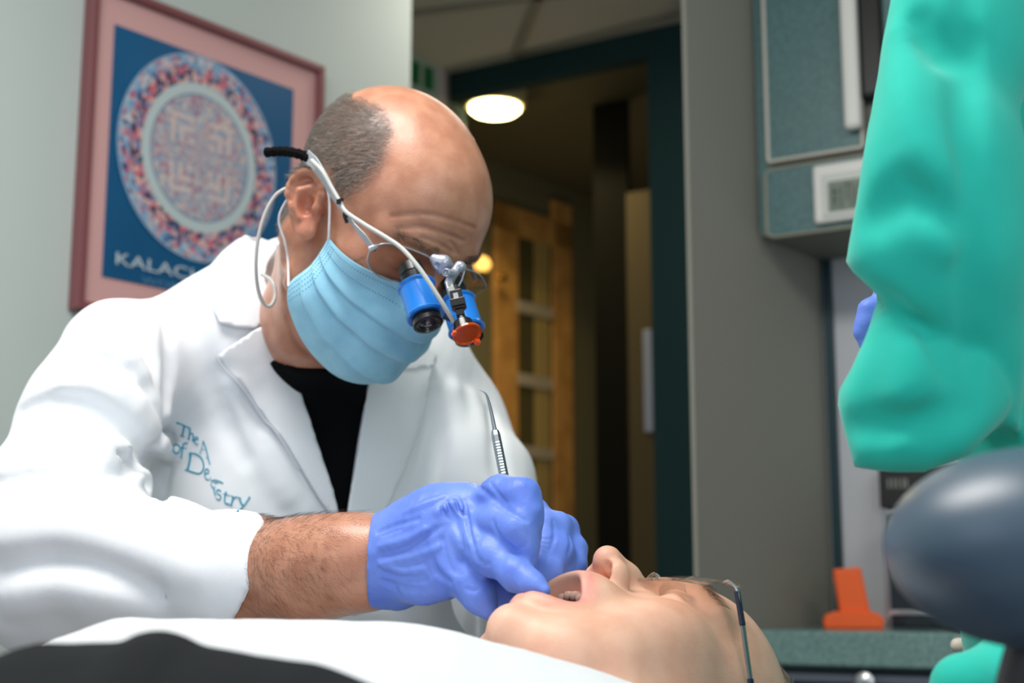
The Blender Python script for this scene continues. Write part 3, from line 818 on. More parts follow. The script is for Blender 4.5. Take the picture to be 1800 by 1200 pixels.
FW = [([(742, 418), (770, 428), (800, 446)], .0010, .003, 'c', -.0004), ([(700, 402), (735, 398), (775, 408), (815, 424)], .0010, .004, 'c', -.0004), ([(690, 380), (740, 375), (790, 385), (835, 402)], .0009, .004, 'c', -.0004),
      ([(640, 455), (625, 462), (608, 466)], .0008, .002, 'c', -.0003), ([(640, 462), (628, 472), (612, 480)], .0008, .002, 'c', -.0003), ([(792, 425), (800, 436), (806, 448)], .0012, .003, 'c', -.0004),
      ([(505, 560), (520, 600), (545, 625)], .0015, .005, 'c', -.0006), ([(500, 440), (497, 480), (503, 530)], .002, .008, 'c', -.0006), ([(560, 345), (572, 352), (580, 348)], .001, .002, 'c', -.0003)]
headw = wrinkled(head1, FW, .8, 1.6)
V, Fq, C = skin_mesh()
me = fast_mesh('dentist_body', V, Fq); tint(me, C)
dent = link('person', me, M_skin)
tag(dent, 'bald person in a white lab coat, mask and blue gloves leaning over the patient', 'person')
bpy.context.view_layer.update()


M_coat = mat('white_coat_cloth', (238, 241, 245), .85, bump=.15, bscale=1400, sheen=.1, spec=.2)
SLV = [PR(208, 632, 1.38, 104), PR(165, 740, 1.34, 118), PR(110, 900, 1.28, 135), PR(115, 995, 1.25, 152), PR(260, 1006, 1.20, 124), PR(430, 1016, 1.14, 100), PR(560, 1018, 1.11, 92)]
SLVL = [PR(792, 748, 1.62, 94), PR(846, 850, 1.56, 86), PR(868, 960, 1.48, 84), PR(885, 1040, 1.40, 80), PR(915, 1030, 1.24, 62), PR(925, 1020, 1.18, 56)]
ca, cb_ = P(462, 926, 1.11), P(362, 1106, 1.17)
cutN = np.cross(cb_ - ca, ray(410, 1015) + np.array([-.25, 0, 0])); cutN /= np.linalg.norm(cutN)
if cutN[0] < 0: cutN = -cutN
VOP = [(440, 380), (468, 470), (492, 570), (512, 640), (556, 780), (592, 928), (606, 928), (628, 780), (650, 655), (730, 600), (800, 500), (760, 380)]
def coat_base(Q):
    d = torso(Q, .012)
    d = smin(d, chain(Q, [P2 for P2 in [PR(455, 520, 1.47, 62), PR(545, 575, 1.52, 96), PR(690, 640, 1.57, 66)]], .03), .03)     # collar stand and upper back
    s = chain(Q, SLV, .03)
    s = smax(s, (Q - ca) @ cutN, .003)
    s = smax(s, -(chain(Q, [PR(380, 1012, 1.155, 86), PR(430, 1016, 1.14, 90), PR(600, 1016, 1.10, 86)], .02)), .002)
    d = smin(d, s, .022)
    d = smin(d, chain(Q, SLVL, .03), .03)
    d = smin(d, cone(Q, (-.21, 1.57, .78), (-.22, 1.60, .50), .165, .20), .05)
    return d + snoise(Q, 26, 3) * .0016 + snoise(Q, 55, 5) * .0005
def coat_open(Q):
    d = coat_base(Q); x, y, w = toPix(Q)
    v = poly_sdf(x, y, VOP) * w / F; v = np.maximum(v, Q[:, 1] - (1.50 + (Q[:, 0] + .2) * .7))
    v = smax(v, .0 - (body1(Q) - .008), .004) if False else v
    return smax(d, -v, .003)
FOLDS = [
    ([(70, 660), (113, 643), (180, 630), (247, 664), (288, 740)], .012, .010, 'c', -.002),
    ([(95, 690), (150, 668), (215, 688), (262, 745), (288, 800)], .018, .012, 'r', .010),
    ([(34, 724), (75, 706), (147, 712), (213, 752), (262, 806), (282, 850)], .014, .007, 'c', -.002),
    ([(20, 790), (80, 758), (150, 768), (215, 798), (262, 845)], .022, .016, 'r', .013),
    ([(-20, 850), (60, 836), (133, 844), (220, 862), (287, 893)], .014, .006, 'c', -.002),
    ([(0, 905), (80, 882), (180, 888), (300, 908)], .016, .03, 'r', .011),
    ([(165, 560), (215, 572), (262, 625), (292, 700)], .010, .012, 'c', -.003),
    ([(140, 590), (200, 600), (250, 650)], .014, .014, 'r', .009),
    ([(290, 560), (297, 640), (297, 720), (293, 800), (286, 880)], .009, .006, 'c', -.001),
    ([(200, 800), (240, 805), (262, 850), (272, 890)], .006, .006, 'c', -.001),
    ([(150, 850), (215, 830), (262, 800), (292, 760)], .006, .010, 'c', -.001),
    ([(-20, 1000), (90, 985), (190, 1005), (270, 1040)], .010, .022, 'c', -.004),
    ([(0, 945), (110, 930), (230, 955), (340, 1000)], .013, .02, 'r', .009),
    ([(20, 1060), (120, 1040), (220, 1060)], .012, .02, 'r', .009),
    ([(335, 560), (365, 640), (400, 720), (440, 800)], .008, .02, 'c', -.004),
    ([(425, 700), (460, 780), (520, 880)], .008, .014, 'c', -.003),
    ([(410, 680), (445, 770), (500, 870)], .008, .018, 'r', .005),
    ([(470, 770), (505, 850), (545, 915)], .008, .014, 'r', .005),
    ([(748, 690), (735, 770), (700, 860)], .006, .010, 'c', -.002),
    ([(862, 725), (868, 790), (885, 850), (900, 900)], .009, .012, 'c', -.003),
    ([(830, 700), (838, 760), (820, 840)], .010, .018, 'r', .006),
    ([(770, 700), (778, 790), (762, 850)], .010, .02, 'c', -.004),
    ([(800, 690), (806, 780), (790, 850)], .008, .02, 'r', .004),
    ([(700, 1060), (730, 1075), (760, 1110)], .006, .010, 'c', -.002),
    ([(590, 1065), (660, 1075), (720, 1110)], .008, .012, 'r', .004),
    ([(820, 1050), (835, 1080), (832, 1120)], .008, .008, 'c', -.002),
    ([(842, 1060), (852, 1085), (848, 1130)], .008, .007, 'r', .003),
    ([(230, 545), (300, 530), (350, 540)], .008, .016, 'c', -.002),
]
coatf0 = wrinkled(coat_base, FOLDS, 1.0, 2.0)
def coatf(Q):
    d = coatf0(Q); x, y, w = toPix(Q)
    v = poly_sdf(x, y, VOP) * w / F; v = np.maximum(v, Q[:, 1] - (1.50 + (Q[:, 0] + .2) * .7))
    return smax(d, -v, .003)
V, Fq = polygonise(coatf, (-.66, 1.02, .42), (.14, 1.82, 1.33), .0042)
coat = link('lab_coat', fast_mesh('lab_coat', V, Fq), M_coat); attach(coat, dent)
# shirt
M_shirt = mat('black_shirt', (14, 14, 17), .9, spec=.1, sheen=.02)
def shirt(Q):
    d = np.minimum(smin(torso(Q, .0), chain(Q, NK, .02), .03) - .003, head1(Q) - .003); top = np.array(P(512, 640, 1.38)); n = np.array([.10, -.45, 1.0]); n /= np.linalg.norm(n)
    return smax(d, (Q - top) @ n, .006)
V, Fq = polygonise(shirt, (-.34, 1.30, .74), (.02, 1.62, 1.22), .005)
sh = link('shirt', fast_mesh('shirt', V, Fq), M_shirt); attach(sh, dent)
# collar and lapels
def cs(Q): return coatf0(Q)
LAPR = [(477, 560), (430, 590), (383, 621), (404, 655), (436, 695), (470, 742), (506, 795), (545, 858), (572, 900), (590, 930), (600, 930), (586, 870), (560, 790), (536, 715), (512, 640), (494, 590)]
drape('lapel', LAPR, cs, .004, .003, M_coat, dent, 8, lambda x, y: .004 * max(0, min(1, (640 - y) / 90)))
COLR = [(430, 418), (398, 448), (366, 482), (370, 520), (380, 560), (385, 572), (412, 578), (446, 580), (470, 566), (488, 556), (478, 530), (466, 500), (470, 470), (490, 440), (462, 428)]
def coll(Q): return smin(cs(Q), chain(Q, [PR(435, 490, 1.44, 42), PR(470, 520, 1.42, 40)], .02), .03)
drape('collar', COLR, coll, .004, .003, M_coat, dent, 7)
LAPL = [(645, 652), (700, 640), (742, 628), (757, 640), (752, 668), (742, 712), (726, 765), (706, 822), (686, 872), (672, 905), (660, 930), (602, 930), (606, 895), (618, 830), (632, 740)]
drape('lapel', LAPL, cs, .004, .003, M_coat, dent, 8)
COLL = [(690, 600), (735, 596), (762, 628), (758, 646), (740, 650), (700, 655), (660, 655)]
drape('collar', COLL, cs, .005, .003, M_coat, dent, 7)
# stitching and placket edge below the forearm
def seam(name, pts, f, r, m, par, off=.0006, y0=.9, y1=2.0):
    d = catmull([np.array([p[0], p[1], 0.]) for p in pts], 6); X = hits(f, [(p[0], p[1]) for p in d], off, y0, y1)
    mb = MB(); mb.tube(list(X), r, 6); return mb.build(name, m, par, True)
seam('seam', [(598, 1060), (585, 1085), (570, 1112)], cs, .0012, M_coat, coat)
seam('seam', [(385, 626), (437, 702), (475, 755), (520, 828)], cs, .0009, mat('stitch_line', (214, 218, 226), .8), coat, .0075)
# embroidery (strokes traced in the 5x crop whose corner is pixel 240,700)
M_emb = mat('teal_embroidery', (0, 158, 188), .5, bump=.4, bscale=1500)
def E_(*pts): return [(240 + x / 5, 700 + y / 5) for x, y in pts]
def arc(cx, cy, rx, ry, a0, a1, n=10, rot=0.0):
    o = []
    for i in range(n + 1):
        t = math.radians(a0 + (a1 - a0) * i / n); x, y = rx * math.cos(t), ry * math.sin(t); c, s = math.cos(rot), math.sin(rot)
        o.append((cx + x * c - y * s, cy + x * s + y * c))
    return o
ST = [
    ([(355, 210), (410, 235), (470, 262)], 9), ([(418, 240), (412, 285), (402, 330)], 11), ([(385, 325), (402, 335), (425, 337)], 6), ([(357, 205), (355, 225)], 7), ([(472, 258), (470, 278)], 6),
    ([(470, 262), (468, 310), (458, 360)], 10), ([(466, 320), (485, 305), (500, 320), (497, 370)], 8), ([(448, 356), (470, 362)], 5), ([(488, 372), (508, 378)], 5),
    ([(512, 362), (540, 358), (535, 340), (518, 342), (510, 365), (518, 395), (545, 402)], 7),
    ([(560, 478), (575, 430), (588, 368)], 4), ([(586, 370), (606, 420), (622, 480), (645, 575)], 7), ([(570, 440), (600, 452)], 3), ([(552, 475), (572, 480)], 3), ([(612, 515), (632, 535), (640, 580)], 3),
    (arc(350, 445, 32, 36, 0, 360, 18, .2), 9),
    ([(450, 398), (430, 390), (412, 405), (402, 455), (392, 520)], 9), ([(385, 430), (440, 440)], 6), ([(380, 520), (402, 524)], 5),
    ([(475, 485), (468, 555), (450, 630)], 13), ([(462, 482), (520, 485), (570, 520), (592, 580), (585, 630), (552, 660), (490, 645), (430, 625)], 9),
    ([(605, 660), (635, 650), (628, 620), (608, 628), (600, 670), (612, 705), (640, 715)], 7),
    ([(648, 690), (660, 735), (655, 760), (672, 790)], 4), ([(668, 770), (680, 800), (690, 855)], 5),
    ([(664, 722), (690, 716), (715, 722), (760, 742)], 8), ([(680, 738), (715, 740)], 6),
    ([(690, 772), (686, 800), (694, 858)], 5),
    ([(742, 815), (722, 800), (706, 812), (712, 836), (738, 850), (740, 878), (720, 890), (702, 874)], 7),
    ([(788, 818), (778, 860), (775, 905), (800, 928), (815, 922)], 9), ([(765, 835), (818, 852)], 5),
    ([(848, 858), (842, 900), (828, 940)], 10), ([(828, 852), (848, 862)], 5), ([(846, 885), (868, 866), (890, 868)], 8), ([(818, 938), (842, 944)], 5),
    ([(905, 872), (915, 910), (938, 945)], 10), ([(996, 866), (940, 945), (884, 998)], 8), ([(896, 868), (918, 876)], 5), ([(984, 862), (1000, 872)], 6),
]
mb = MB()
for pl, wd in ST:
    d = catmull([np.array([p[0], p[1], 0.]) for p in pl], 4) if len(pl) < 12 else [np.array([p[0], p[1], 0.]) for p in pl]
    X = hits(cs, E_(*[(p[0], p[1]) for p in d]), .0004, 1.0, 2.0)
    mb.tube(list(X), wd / 5 / 2 * 2.1 / F, 6)
mb.build('embroidered_lettering', M_emb, coat, True)['label'] = 'teal embroidered lettering on the chest'

# ------------------------------------------------------------------ mask
M_mask = mat('blue_mask_fabric', (162, 218, 240), .75, rgb2=(150, 208, 234), nscale=60, bump=.3, bscale=1500, sheen=.15, spec=.25)
M_maskd = mat('mask_emboss', (84, 150, 186), .8)
M_cord = mat('white_ear_cord', (238, 238, 240), .8)
def hull(Q):
    L = w2h(Q); L[:, 0] = np.abs(L[:, 0])
    d = ell(L, (0, .042, -.040), (.066, .060, .074))
    d = smin(d, chain(L, [((.050, .035, -.060), .018), ((0, .066, -.088), .024)], .02), .03)
    d = smin(d, chain(L, [((0, .088, .012), .009), ((0, .107, -.012), .012), ((0, .096, -.05), .013), ((0, .086, -.082), .014)], .01), .028)
    return smin(d - .003, head1(Q) - .0012, .008)
def mask_pt(s, t):
    """s in [-1,1] right to left, t in [0,1] top to bottom: head-local direction from an inner axis"""
    a = abs(s)
    # top edge and bottom edge heights in head-local z along the side
    zt = (1 - a) * .001 + a * -.004; zb = -.104 + .047 * a ** 2.4
    z = zt + (zb - zt) * t
    yb = .030 + .020 * (1 - t) if True else 0
    th = math.radians(78) * s * (1 - .06 * t)
    return z, th
def mask_grid(ns=80, nt=110):
    P0 = []; D = []
    for j in range(nt + 1):
        for i in range(ns + 1):
            s = -1 + 2 * i / ns; t = j / nt; z, th = mask_pt(s, t)
            tilt = -(t - .35) * .75
            P0.append((0, .018, z * .55 - .010)); d = np.array([math.sin(th), math.cos(th), 0.0]); zz = (z - (z * .55 - .010)) / .075
            u = min(1, max(0, (t - .5) / .5)); u = u * u * (3 - 2 * u); d = np.array([math.sin(th) * (1 - .15 * u), math.cos(th) * (1 - .55 * u), zz]); D.append(d / np.linalg.norm(d))
    P0 = np.array(P0); D = np.array(D); r = np.full(len(D), .03)
    for _ in range(36): r += -hull(h2w(P0 + D * r[:, None])) * .9 if False else 0 - hull(h2w(P0 + D * r[:, None]))
    return P0, D, r, ns, nt
P0, D, r, ns, nt = mask_grid()
S_ = np.array([-1 + 2 * i / ns for j in range(nt + 1) for i in range(ns + 1)]); T_ = np.array([j / nt for j in range(nt + 1) for i in range(ns + 1)])
side = 1 - np.abs(S_) ** 3
pl = np.zeros(len(S_))
for c0, w_ in ((.30, .02), (.50, .02), (.70, .02)):        # three folded pleats, wide in the middle, pinched at the sides
    e = T_ - (c0 + .035 * (1 - np.abs(S_)))
    pl += np.where(e < 0, np.exp(-(e / .09) ** 2), np.exp(-(e / .010) ** 2)) * .0058
tent = .0022 * side * np.sin(math.pi * np.clip(T_, 0, 1)) ** .7
cr_ = .0007 * np.sin(S_ * 21 + T_ * 5) * side * np.sin(math.pi * T_)
off = .0022 + tent + pl * side ** .7 + cr_
Lm = P0 + D * (r + off)[:, None]
Wm = h2w(Lm)
Fm = [(j * (ns + 1) + i, (j + 1) * (ns + 1) + i, (j + 1) * (ns + 1) + i + 1, j * (ns + 1) + i + 1) for j in range(nt) for i in range(ns)]
me = mesh_np('face_mask', Wm, Fm); bm = bmesh.new(); bm.from_mesh(me); bmesh.ops.recalc_face_normals(bm, faces=bm.faces)
cc_ = h2w((0, .02, -.04))
if sum(np.dot(np.array(fc.normal), np.array(fc.calc_center_median()) - cc_) for fc in bm.faces) < 0: bmesh.ops.reverse_faces(bm, faces=bm.faces)
bm.to_mesh(me); bm.free()
mk = link('face_mask', me, M_mask); so = mk.modifiers.new('solidify', 'SOLIDIFY'); so.thickness = .0008; so.offset = 1
attach(mk, dent); mk['label'] = 'pleated light blue surgical mask'
def mp(s, t, o=.0012):
    i = (s + 1) / 2 * ns; j = t * nt; i0 = min(int(i), ns - 1); j0 = min(int(j), nt - 1); u, v = i - i0, j - j0
    g = lambda a, b: Lm[b * (ns + 1) + a]
    p = g(i0, j0) * (1 - u) * (1 - v) + g(i0 + 1, j0) * u * (1 - v) + g(i0, j0 + 1) * (1 - u) * v + g(i0 + 1, j0 + 1) * u * v
    q = P0[0] + 0; n = p - np.array([0, .018, p[2] * .6 - .01]); n = n / np.linalg.norm(n)
    return h2w(p + n * o)
# embossed dots along the top edge and sides
mb = MB()
for t in (.055, .155):
    for i in range(76):
        s = -.90 + 1.8 * i / 75; p = mp(s, t, .0011); n = p - h2w((0, .02, -.02)); n /= np.linalg.norm(n); mb.lathe(p, n, [(-.0004, .00055), (.0003, .0005)], 6)
for s0 in (.93, .895, .86, .965):
    for sg in (1, -1):
        for j in range(26):
            p = mp(sg * s0, .06 + .86 * j / 25, .0011); n = p - h2w((0, .02, -.04)); n /= np.linalg.norm(n); mb.lathe(p, n, [(-.0004, .00055), (.0003, .0005)], 6)
mb.build('embossed_dots', M_maskd, mk, True)
for sg in (1, -1):
    for (t, e) in ((.01, [h2w((sg * .0725, .030, .004)), h2w((sg * .074, .016, .020)), h2w((sg * .078, .006, .030)), h2w((sg * .082, -.012, .036))]),
                   (.98, [h2w((sg * .070, .004, -.052)), h2w((sg * .075, -.006, -.040)), h2w((sg * .084, -.022, -.022)), h2w((sg * .0815, -.024, .012)), h2w((sg * .082, -.012, .036))])):
        a = mp(sg * .985, t, .001); mb = MB(); mb.tube(catmull([a] + e, 8), .0011, 8); mb.build('ear_loop', M_cord, mk, True)

# ------------------------------------------------------------------ short grey hair, brows, forearm hair
rs = np.random.RandomState(4)
YB = ([-.08, -.02, .022, .026, .031, .035, .049, .065, .085, .105, .114, .122], [-.03, -.022, -.012, .006, .022, .033, .044, .050, .046, .027, .003, -.05])
def hair_density(L):
    x, y, z = np.abs(L[:, 0]), L[:, 1], L[:, 2]
    yb = np.interp(z, *YB); e = (yb - y) / .020
    top = (x - (.050 - .12 * np.clip(-.04 - y, 0, .2))) / .010
    top = np.where(z < .095, 9, top)
    low = (z + .052) / .01
    earx = np.sqrt(((y + .004) / .022) ** 2 + ((z - .002) / .036) ** 2) - 1
    low = np.where((y > -.012), np.minimum(low, (z - .026) / .006), low)
    return np.clip(np.minimum(np.minimum(e, top), np.minimum(low, earx * 4)), 0, 1)
def strands(name, V, Nn, dirs, ln, rad, m, parent, lift=.5, curl=.4, seed=1):
    rs = np.random.RandomState(seed); n = len(V); ln = ln * (.6 + .8 * rs.rand(n)); d = dirs - (dirs * Nn).sum(1)[:, None] * Nn; d /= np.linalg.norm(d, axis=1)[:, None] + 1e-9
    d0 = d + Nn * lift; d0 /= np.linalg.norm(d0, axis=1)[:, None]; sd = np.cross(d, Nn)
    p1 = V + d0 * ln[:, None] * .5; d1 = d + Nn * lift * (1 - curl) + sd * rs.normal(size=(n, 1)) * .18; d1 /= np.linalg.norm(d1, axis=1)[:, None]; p2 = p1 + d1 * ln[:, None] * .5
    Vs = []; 
    for p, k in ((V - Nn * .0005, 1.0), (p1, .85)):
        for a in (0, 2.1, 4.2): Vs.append(p + (np.cos(a) * sd + np.sin(a) * Nn) * rad * k)
    Vs.append(p2); A = np.stack(Vs, 1).reshape(-1, 3); b = np.arange(n)[:, None] * 7
    T = np.array([(0, 1, 4), (0, 4, 3), (1, 2, 5), (1, 5, 4), (2, 0, 3), (2, 3, 5), (3, 4, 6), (4, 5, 6), (5, 3, 6)])
    Fs = (b[:, :, None] + T[None]).reshape(-1, 3); me = fast_mesh(name, A, Fs); g = .35 + .75 * rs.rand(n) ** 1.6; tint(me, np.repeat(g, 7)[:, None] * np.ones((1, 3)))
    o = link(name, me, m, None, False); attach(o, parent); return o
M_hair = mat('grey_hair', (196, 186, 176), .45, attr='tint', spec=.4)
def sample_on(f, n, lo, hi, keep, seed):
    rs = np.random.RandomState(seed); X = lo + (hi - lo) * rs.rand(n, 3); d = f(X); X = X[np.abs(d) < .02]
    for _ in range(3): X = X - grad(f, X, .001) * f(X)[:, None]
    X = X[keep(X)]; return X, grad(f, X, .0015)
o_ = h2w((0, 0, 0))
X, Nn = sample_on(head1, 420000, o_ - .16, o_ + .16, lambda X: hair_density(w2h(X)) > np.random.RandomState(9).rand(len(X)) * .95 + .02, 7)
X, Nn = X[:34000], Nn[:34000]
dl_ = np.tile(R1 @ np.array([0, -.55, -.83]), (len(X), 1)) + np.random.RandomState(2).normal(size=(len(X), 3)) * .28
hair = strands('hair', X, Nn, dl_, .0092, .00011, M_hair, dent, .40, .5)
hair['label'] = 'short grey hair round the back and sides'
# stubble colour in the skin tint, darker with hair density
a = me_ = dent.data; col = np.empty(len(a.vertices) * 4, np.float32); a.color_attributes['tint'].data.foreach_get('color', col); col = col.reshape(-1, 4)
co = np.empty(len(a.vertices) * 3, np.float32); a.vertices.foreach_get('co', co); co = co.reshape(-1, 3).astype(float); Lc = w2h(co)
hd_ = hair_density(Lc) * (np.sqrt((Lc ** 2).sum(1)) < .2); col[:, :3] *= (1 - hd_[:, None] * np.array([.70, .66, .62])); a.color_attributes['tint'].data.foreach_set('color', col.ravel())
bw = [(x, y) for x in np.linspace(.012, .052, 40) for y in (0,)]
def brow_keep(X):
    L = w2h(X); x = np.abs(L[:, 0]); zc = .043 + .10 * (x - .03) * (x < .034) - .25 * (x - .034) * (x >= .034); return (x > .014) & (x < .052) & (np.abs(L[:, 2] - zc) < .0045) & (L[:, 1] > .05)
XB, NB = sample_on(head1, 300000, o_ - .13, o_ + .13, brow_keep, 11)
M_dark = mat('dark_hair', (120, 100, 88), .5, attr='tint')
for sgn in (1, -1):
    k = np.sign(w2h(XB)[:, 0]) == sgn; X, Nn = XB[k][:330], NB[k][:330]; dd = np.tile((np.array([sgn, 0, .35]) @ R1.T), (len(X), 1)) + np.random.RandomState(2).normal(size=(len(X), 3)) * .15
    strands('eyebrow', X, Nn, dd, .009, .00008, M_dark, dent, .3, .8, 3)
lo = P(430, 1120, 1.14) - [0, .12, 0]; hi = P(650, 900, 1.08) + [0, .12, .02]
X, Nn = sample_on(arm1, 60000, np.minimum(lo, hi), np.maximum(lo, hi), lambda X: np.ones(len(X), bool), 13)
px, py, _ = toPix(X); pr_ = np.clip((640 - px) / 140, .0, 1) * np.clip((1105 - py) / 120, .15, 1); k = (np.random.RandomState(5).rand(len(X)) < pr_) & (px > 380); X, Nn = X[k][:2600], Nn[k][:2600]
dd = np.array([.75, 0, -.55]) + np.random.RandomState(6).normal(size=(len(X), 3)) * .3
strands('arm_hair', X, Nn, dd, .011, .00006, mat('arm_hair_brown', (70, 46, 34), .5), dent, .25, .7, 8)

# ------------------------------------------------------------------ gloves of the dentist
M_glove = mat('nitrile_glove', (116, 146, 234), .45, rgb2=(100, 130, 224), nscale=30, bump=.2, bscale=600, spec=.4, sss=.0)
GA = [PR(838, 888, 1.030, 30), PR(880, 868, 1.008, 29), PR(916, 874, .992, 31), PR(926, 905, .985, 25), PR(938, 942, .985, 13)]
GB = [PR(832, 918, 1.020, 32), PR(882, 918, .996, 31), PR(911, 934, .980, 28), PR(926, 962, .978, 17), PR(933, 988, .976, 10)]
GC = [PR(820, 950, 1.015, 36), PR(866, 978, .990, 30), PR(908, 1010, .970, 25), PR(936, 1027, .960, 18), PR(957, 1039, .953, 10)]
GD = [PR(795, 985, 1.02, 38), PR(828, 1025, 1.008, 29), PR(846, 1052, 1.003, 24), PR(860, 1074, 1.0, 13)]
GT = [PR(780, 915, 1.075, 40), PR(860, 930, 1.065, 28), PR(915, 965, 1.035, 24), PR(938, 1000, 1.010, 16)]
def glove_r(Q):
    w = chain(Q, [PR(640, 988, 1.072, 70), PR(690, 984, 1.060, 69), PR(745, 959, 1.052, 77), PR(795, 935, 1.045, 78), PR(828, 918, 1.038, 60)], .02)
    w = smin(w, cone(Q, P(668, 1030, 1.062), P(700, 1045, 1.06), .012, .008), .012)
    w = smin(w, cone(Q, P(745, 1030, 1.03), P(800, 1010, 1.02), .012, .015), .02)
    for f_, k in ((GT, .010), (GA, .0055), (GB, .0055), (GC, .0045), (GD, .006)): w = smin(w, chain(Q, f_, .010), k)
    a, b = P(657, 915, 1.07), P(651, 1062, 1.07); n = np.cross(b - a, AY); n = n / np.linalg.norm(n); n = n if n[0] > 0 else -n
    return smax(w, -((Q - a) @ n), .0015)
WR = [
    ([(665, 935), (700, 922), (735, 912)], .0016, .003, 'c', -.0008), ([(668, 978), (705, 965), (745, 942), (775, 925)], .0018, .004, 'c', -.0008),
    ([(668, 960), (710, 950), (750, 930)], .002, .004, 'r', .001), ([(668, 992), (705, 984), (748, 972), (775, 960)], .002, .004, 'r', .001),
    ([(672, 1005), (710, 1015), (748, 1018)], .002, .004, 'c', -.0008), ([(675, 1022), (705, 1032), (735, 1036)], .002, .004, 'c', -.0008),
    ([(676, 995), (708, 1003), (742, 1000)], .002, .004, 'r', .0012), ([(762, 985), (768, 1005), (790, 1022)], .002, .003, 'c', -.0008),
    ([(778, 948), (782, 975), (792, 1000), (808, 1008)], .0018, .003, 'c', -.0008), ([(792, 900), (806, 930), (812, 965), (806, 1000)], .0018, .0035, 'c', -.0008),
    ([(770, 900), (800, 885), (822, 905), (832, 950)], .003, .006, 'r', .001), ([(776, 892), (782, 905), (790, 912)], .0012, .002, 'c', -.0005),
    ([(786, 882), (792, 898), (800, 908)], .0012, .002, 'c', -.0005), ([(800, 878), (808, 896), (815, 906)], .0012, .002, 'c', -.0005),
    ([(815, 880), (822, 905), (828, 940), (840, 985)], .0016, .003, 'c', -.0008), ([(828, 846), (850, 862), (880, 888), (905, 905), (925, 916)], .0016, .003, 'c', -.0006),
    ([(862, 848), (875, 868), (890, 885)], .0014, .002, 'c', -.0006), ([(866, 915), (880, 945), (905, 968), (925, 985)], .0018, .003, 'c', -.0008),
    ([(820, 1034), (832, 1038), (842, 1034)], .001, .002, 'c', -.0004), ([(905, 968), (918, 962), (926, 955)], .001, .0018, 'c', -.0004),
    ([(672, 942), (690, 934), (705, 930)], .0012, .002, 'c', -.0005), ([(845, 985), (852, 992), (860, 990)], .001, .002, 'c', -.0004),
    ([(700, 1042), (690, 1030), (672, 1020)], .0016, .003, 'c', -.0008), ([(712, 900), (745, 886), (780, 872)], .002, .004, 'r', .001),
]
gr = wrinkled(glove_r, WR, .8, 1.3)
def gr2(Q): return gr(Q) + snoise(Q, 260, 8) * .00022 + snoise(Q, 110, 9) * .0004
V, Fq = polygonise(gr2, (-.112, .93, .928), (.032, 1.125, 1.035), .0013)
g = link('glove', fast_mesh('glove', V, Fq), M_glove); attach(g, dent)
G1 = [PR(940, 900, 1.065, 26), PR(955, 925, 1.045, 20), PR(957, 960, 1.030, 18), PR(944, 1005, 1.012, 14), PR(938, 1030, 1.005, 10)]
G2 = [PR(955, 925, 1.075, 30), PR(980, 925, 1.055, 21), PR(985, 970, 1.035, 20), PR(966, 1012, 1.015, 16), PR(948, 1038, 1.005, 11)]
G3 = [PR(958, 935, 1.09, 30), PR(992, 930, 1.070, 21), PR(1010, 965, 1.055, 18), PR(1012, 995, 1.045, 15), PR(985, 1022, 1.03, 14), PR(962, 1044, 1.015, 11)]
G4 = [PR(920, 960, 1.09, 34), PR(893, 1005, 1.055, 36), PR(886, 1045, 1.045, 27), PR(884, 1072, 1.04, 16)]
G5 = [PR(925, 990, 1.08, 34), PR(915, 1030, 1.05, 20), PR(912, 1052, 1.035, 13)]
def glove_l(Q):
    w = chain(Q, [PR(930, 1010, 1.20, 56), PR(930, 985, 1.14, 56), PR(930, 960, 1.10, 50)], .02)
    for f_ in (G4, G5, G3, G2, G1): w = smin(w, chain(Q, f_, .010), .006)
    return smax(w, Q[:, 1] - 1.19, .002)
WL = [([(950 + 2 * i, 945 + 8 * i), (962, 948 + 8 * i), (972 - 2 * i, 944 + 8 * i)], .0010, .0016, 'c', -.0004) for i in range(6)] + [
    ([(972, 915), (975, 940), (968, 965)], .0014, .002, 'c', -.0005), ([(1000, 940), (1003, 958), (998, 975)], .0012, .002, 'c', -.0005), ([(865, 1010), (880, 1006), (900, 1012)], .001, .002, 'c', -.0004), ([(868, 1070), (880, 1078), (892, 1084)], .001, .002, 'c', -.0004)]
gl = wrinkled(glove_l, WL, .8, 1.3)
V, Fq = polygonise(gl, (-.03, .96, .91), (.068, 1.205, 1.03), .0014)
g = link('glove', fast_mesh('glove', V, Fq), M_glove); attach(g, dent)

# ------------------------------------------------------------------ dental probe
M_tool = mat('polished_steel', (170, 178, 190), .28, metal=1)
tk = empty('dental_probe', P(935, 1040, .985), 'steel hooked dental probe held upright in the gloved hand above the mouth', 'dental tool')
hA, hB = P(887, 842, 1.046), P(869, 752, 1.064); dv = (hB - hA) / np.linalg.norm(hB - hA); tipb = P(930, 1015, 1.0)
mb = MB(); LL = np.linalg.norm(hB - hA)
mb.lathe(hA - dv * .02, dv, [(0, .0030), (.004, .0038)] + [(.004 + .0012 * i, .0038 - .00018 * (i % 2)) for i in range(int((LL + .004) / .0012))] + [(LL + .0125, .0037), (LL + .0165, .0031), (LL + .019, .0016)], 8); mb.build('handle', M_tool, tk)
mb = MB(); mb.tube(catmull([hB, P(863, 722, 1.069), P(857, 697, 1.072), P(852, 690, 1.073), P(843, 685, 1.074)], 6), [.0019] * 2 + [.0018, .0016, .0015, .0014] + [.0012] * 7 + [.0009] * 6 + [.0006] * 4 , 8) if False else None
sp = catmull([hB - dv * .001, P(863, 722, 1.069), P(857, 699, 1.072), P(852, 690, 1.073), P(843, 685, 1.074)], 6)
mb.tube(sp, [max(.00035, .0017 - .0015 * i / (len(sp) - 1)) for i in range(len(sp))], 8); mb.build('hooked_tip', M_tool, tk, True)
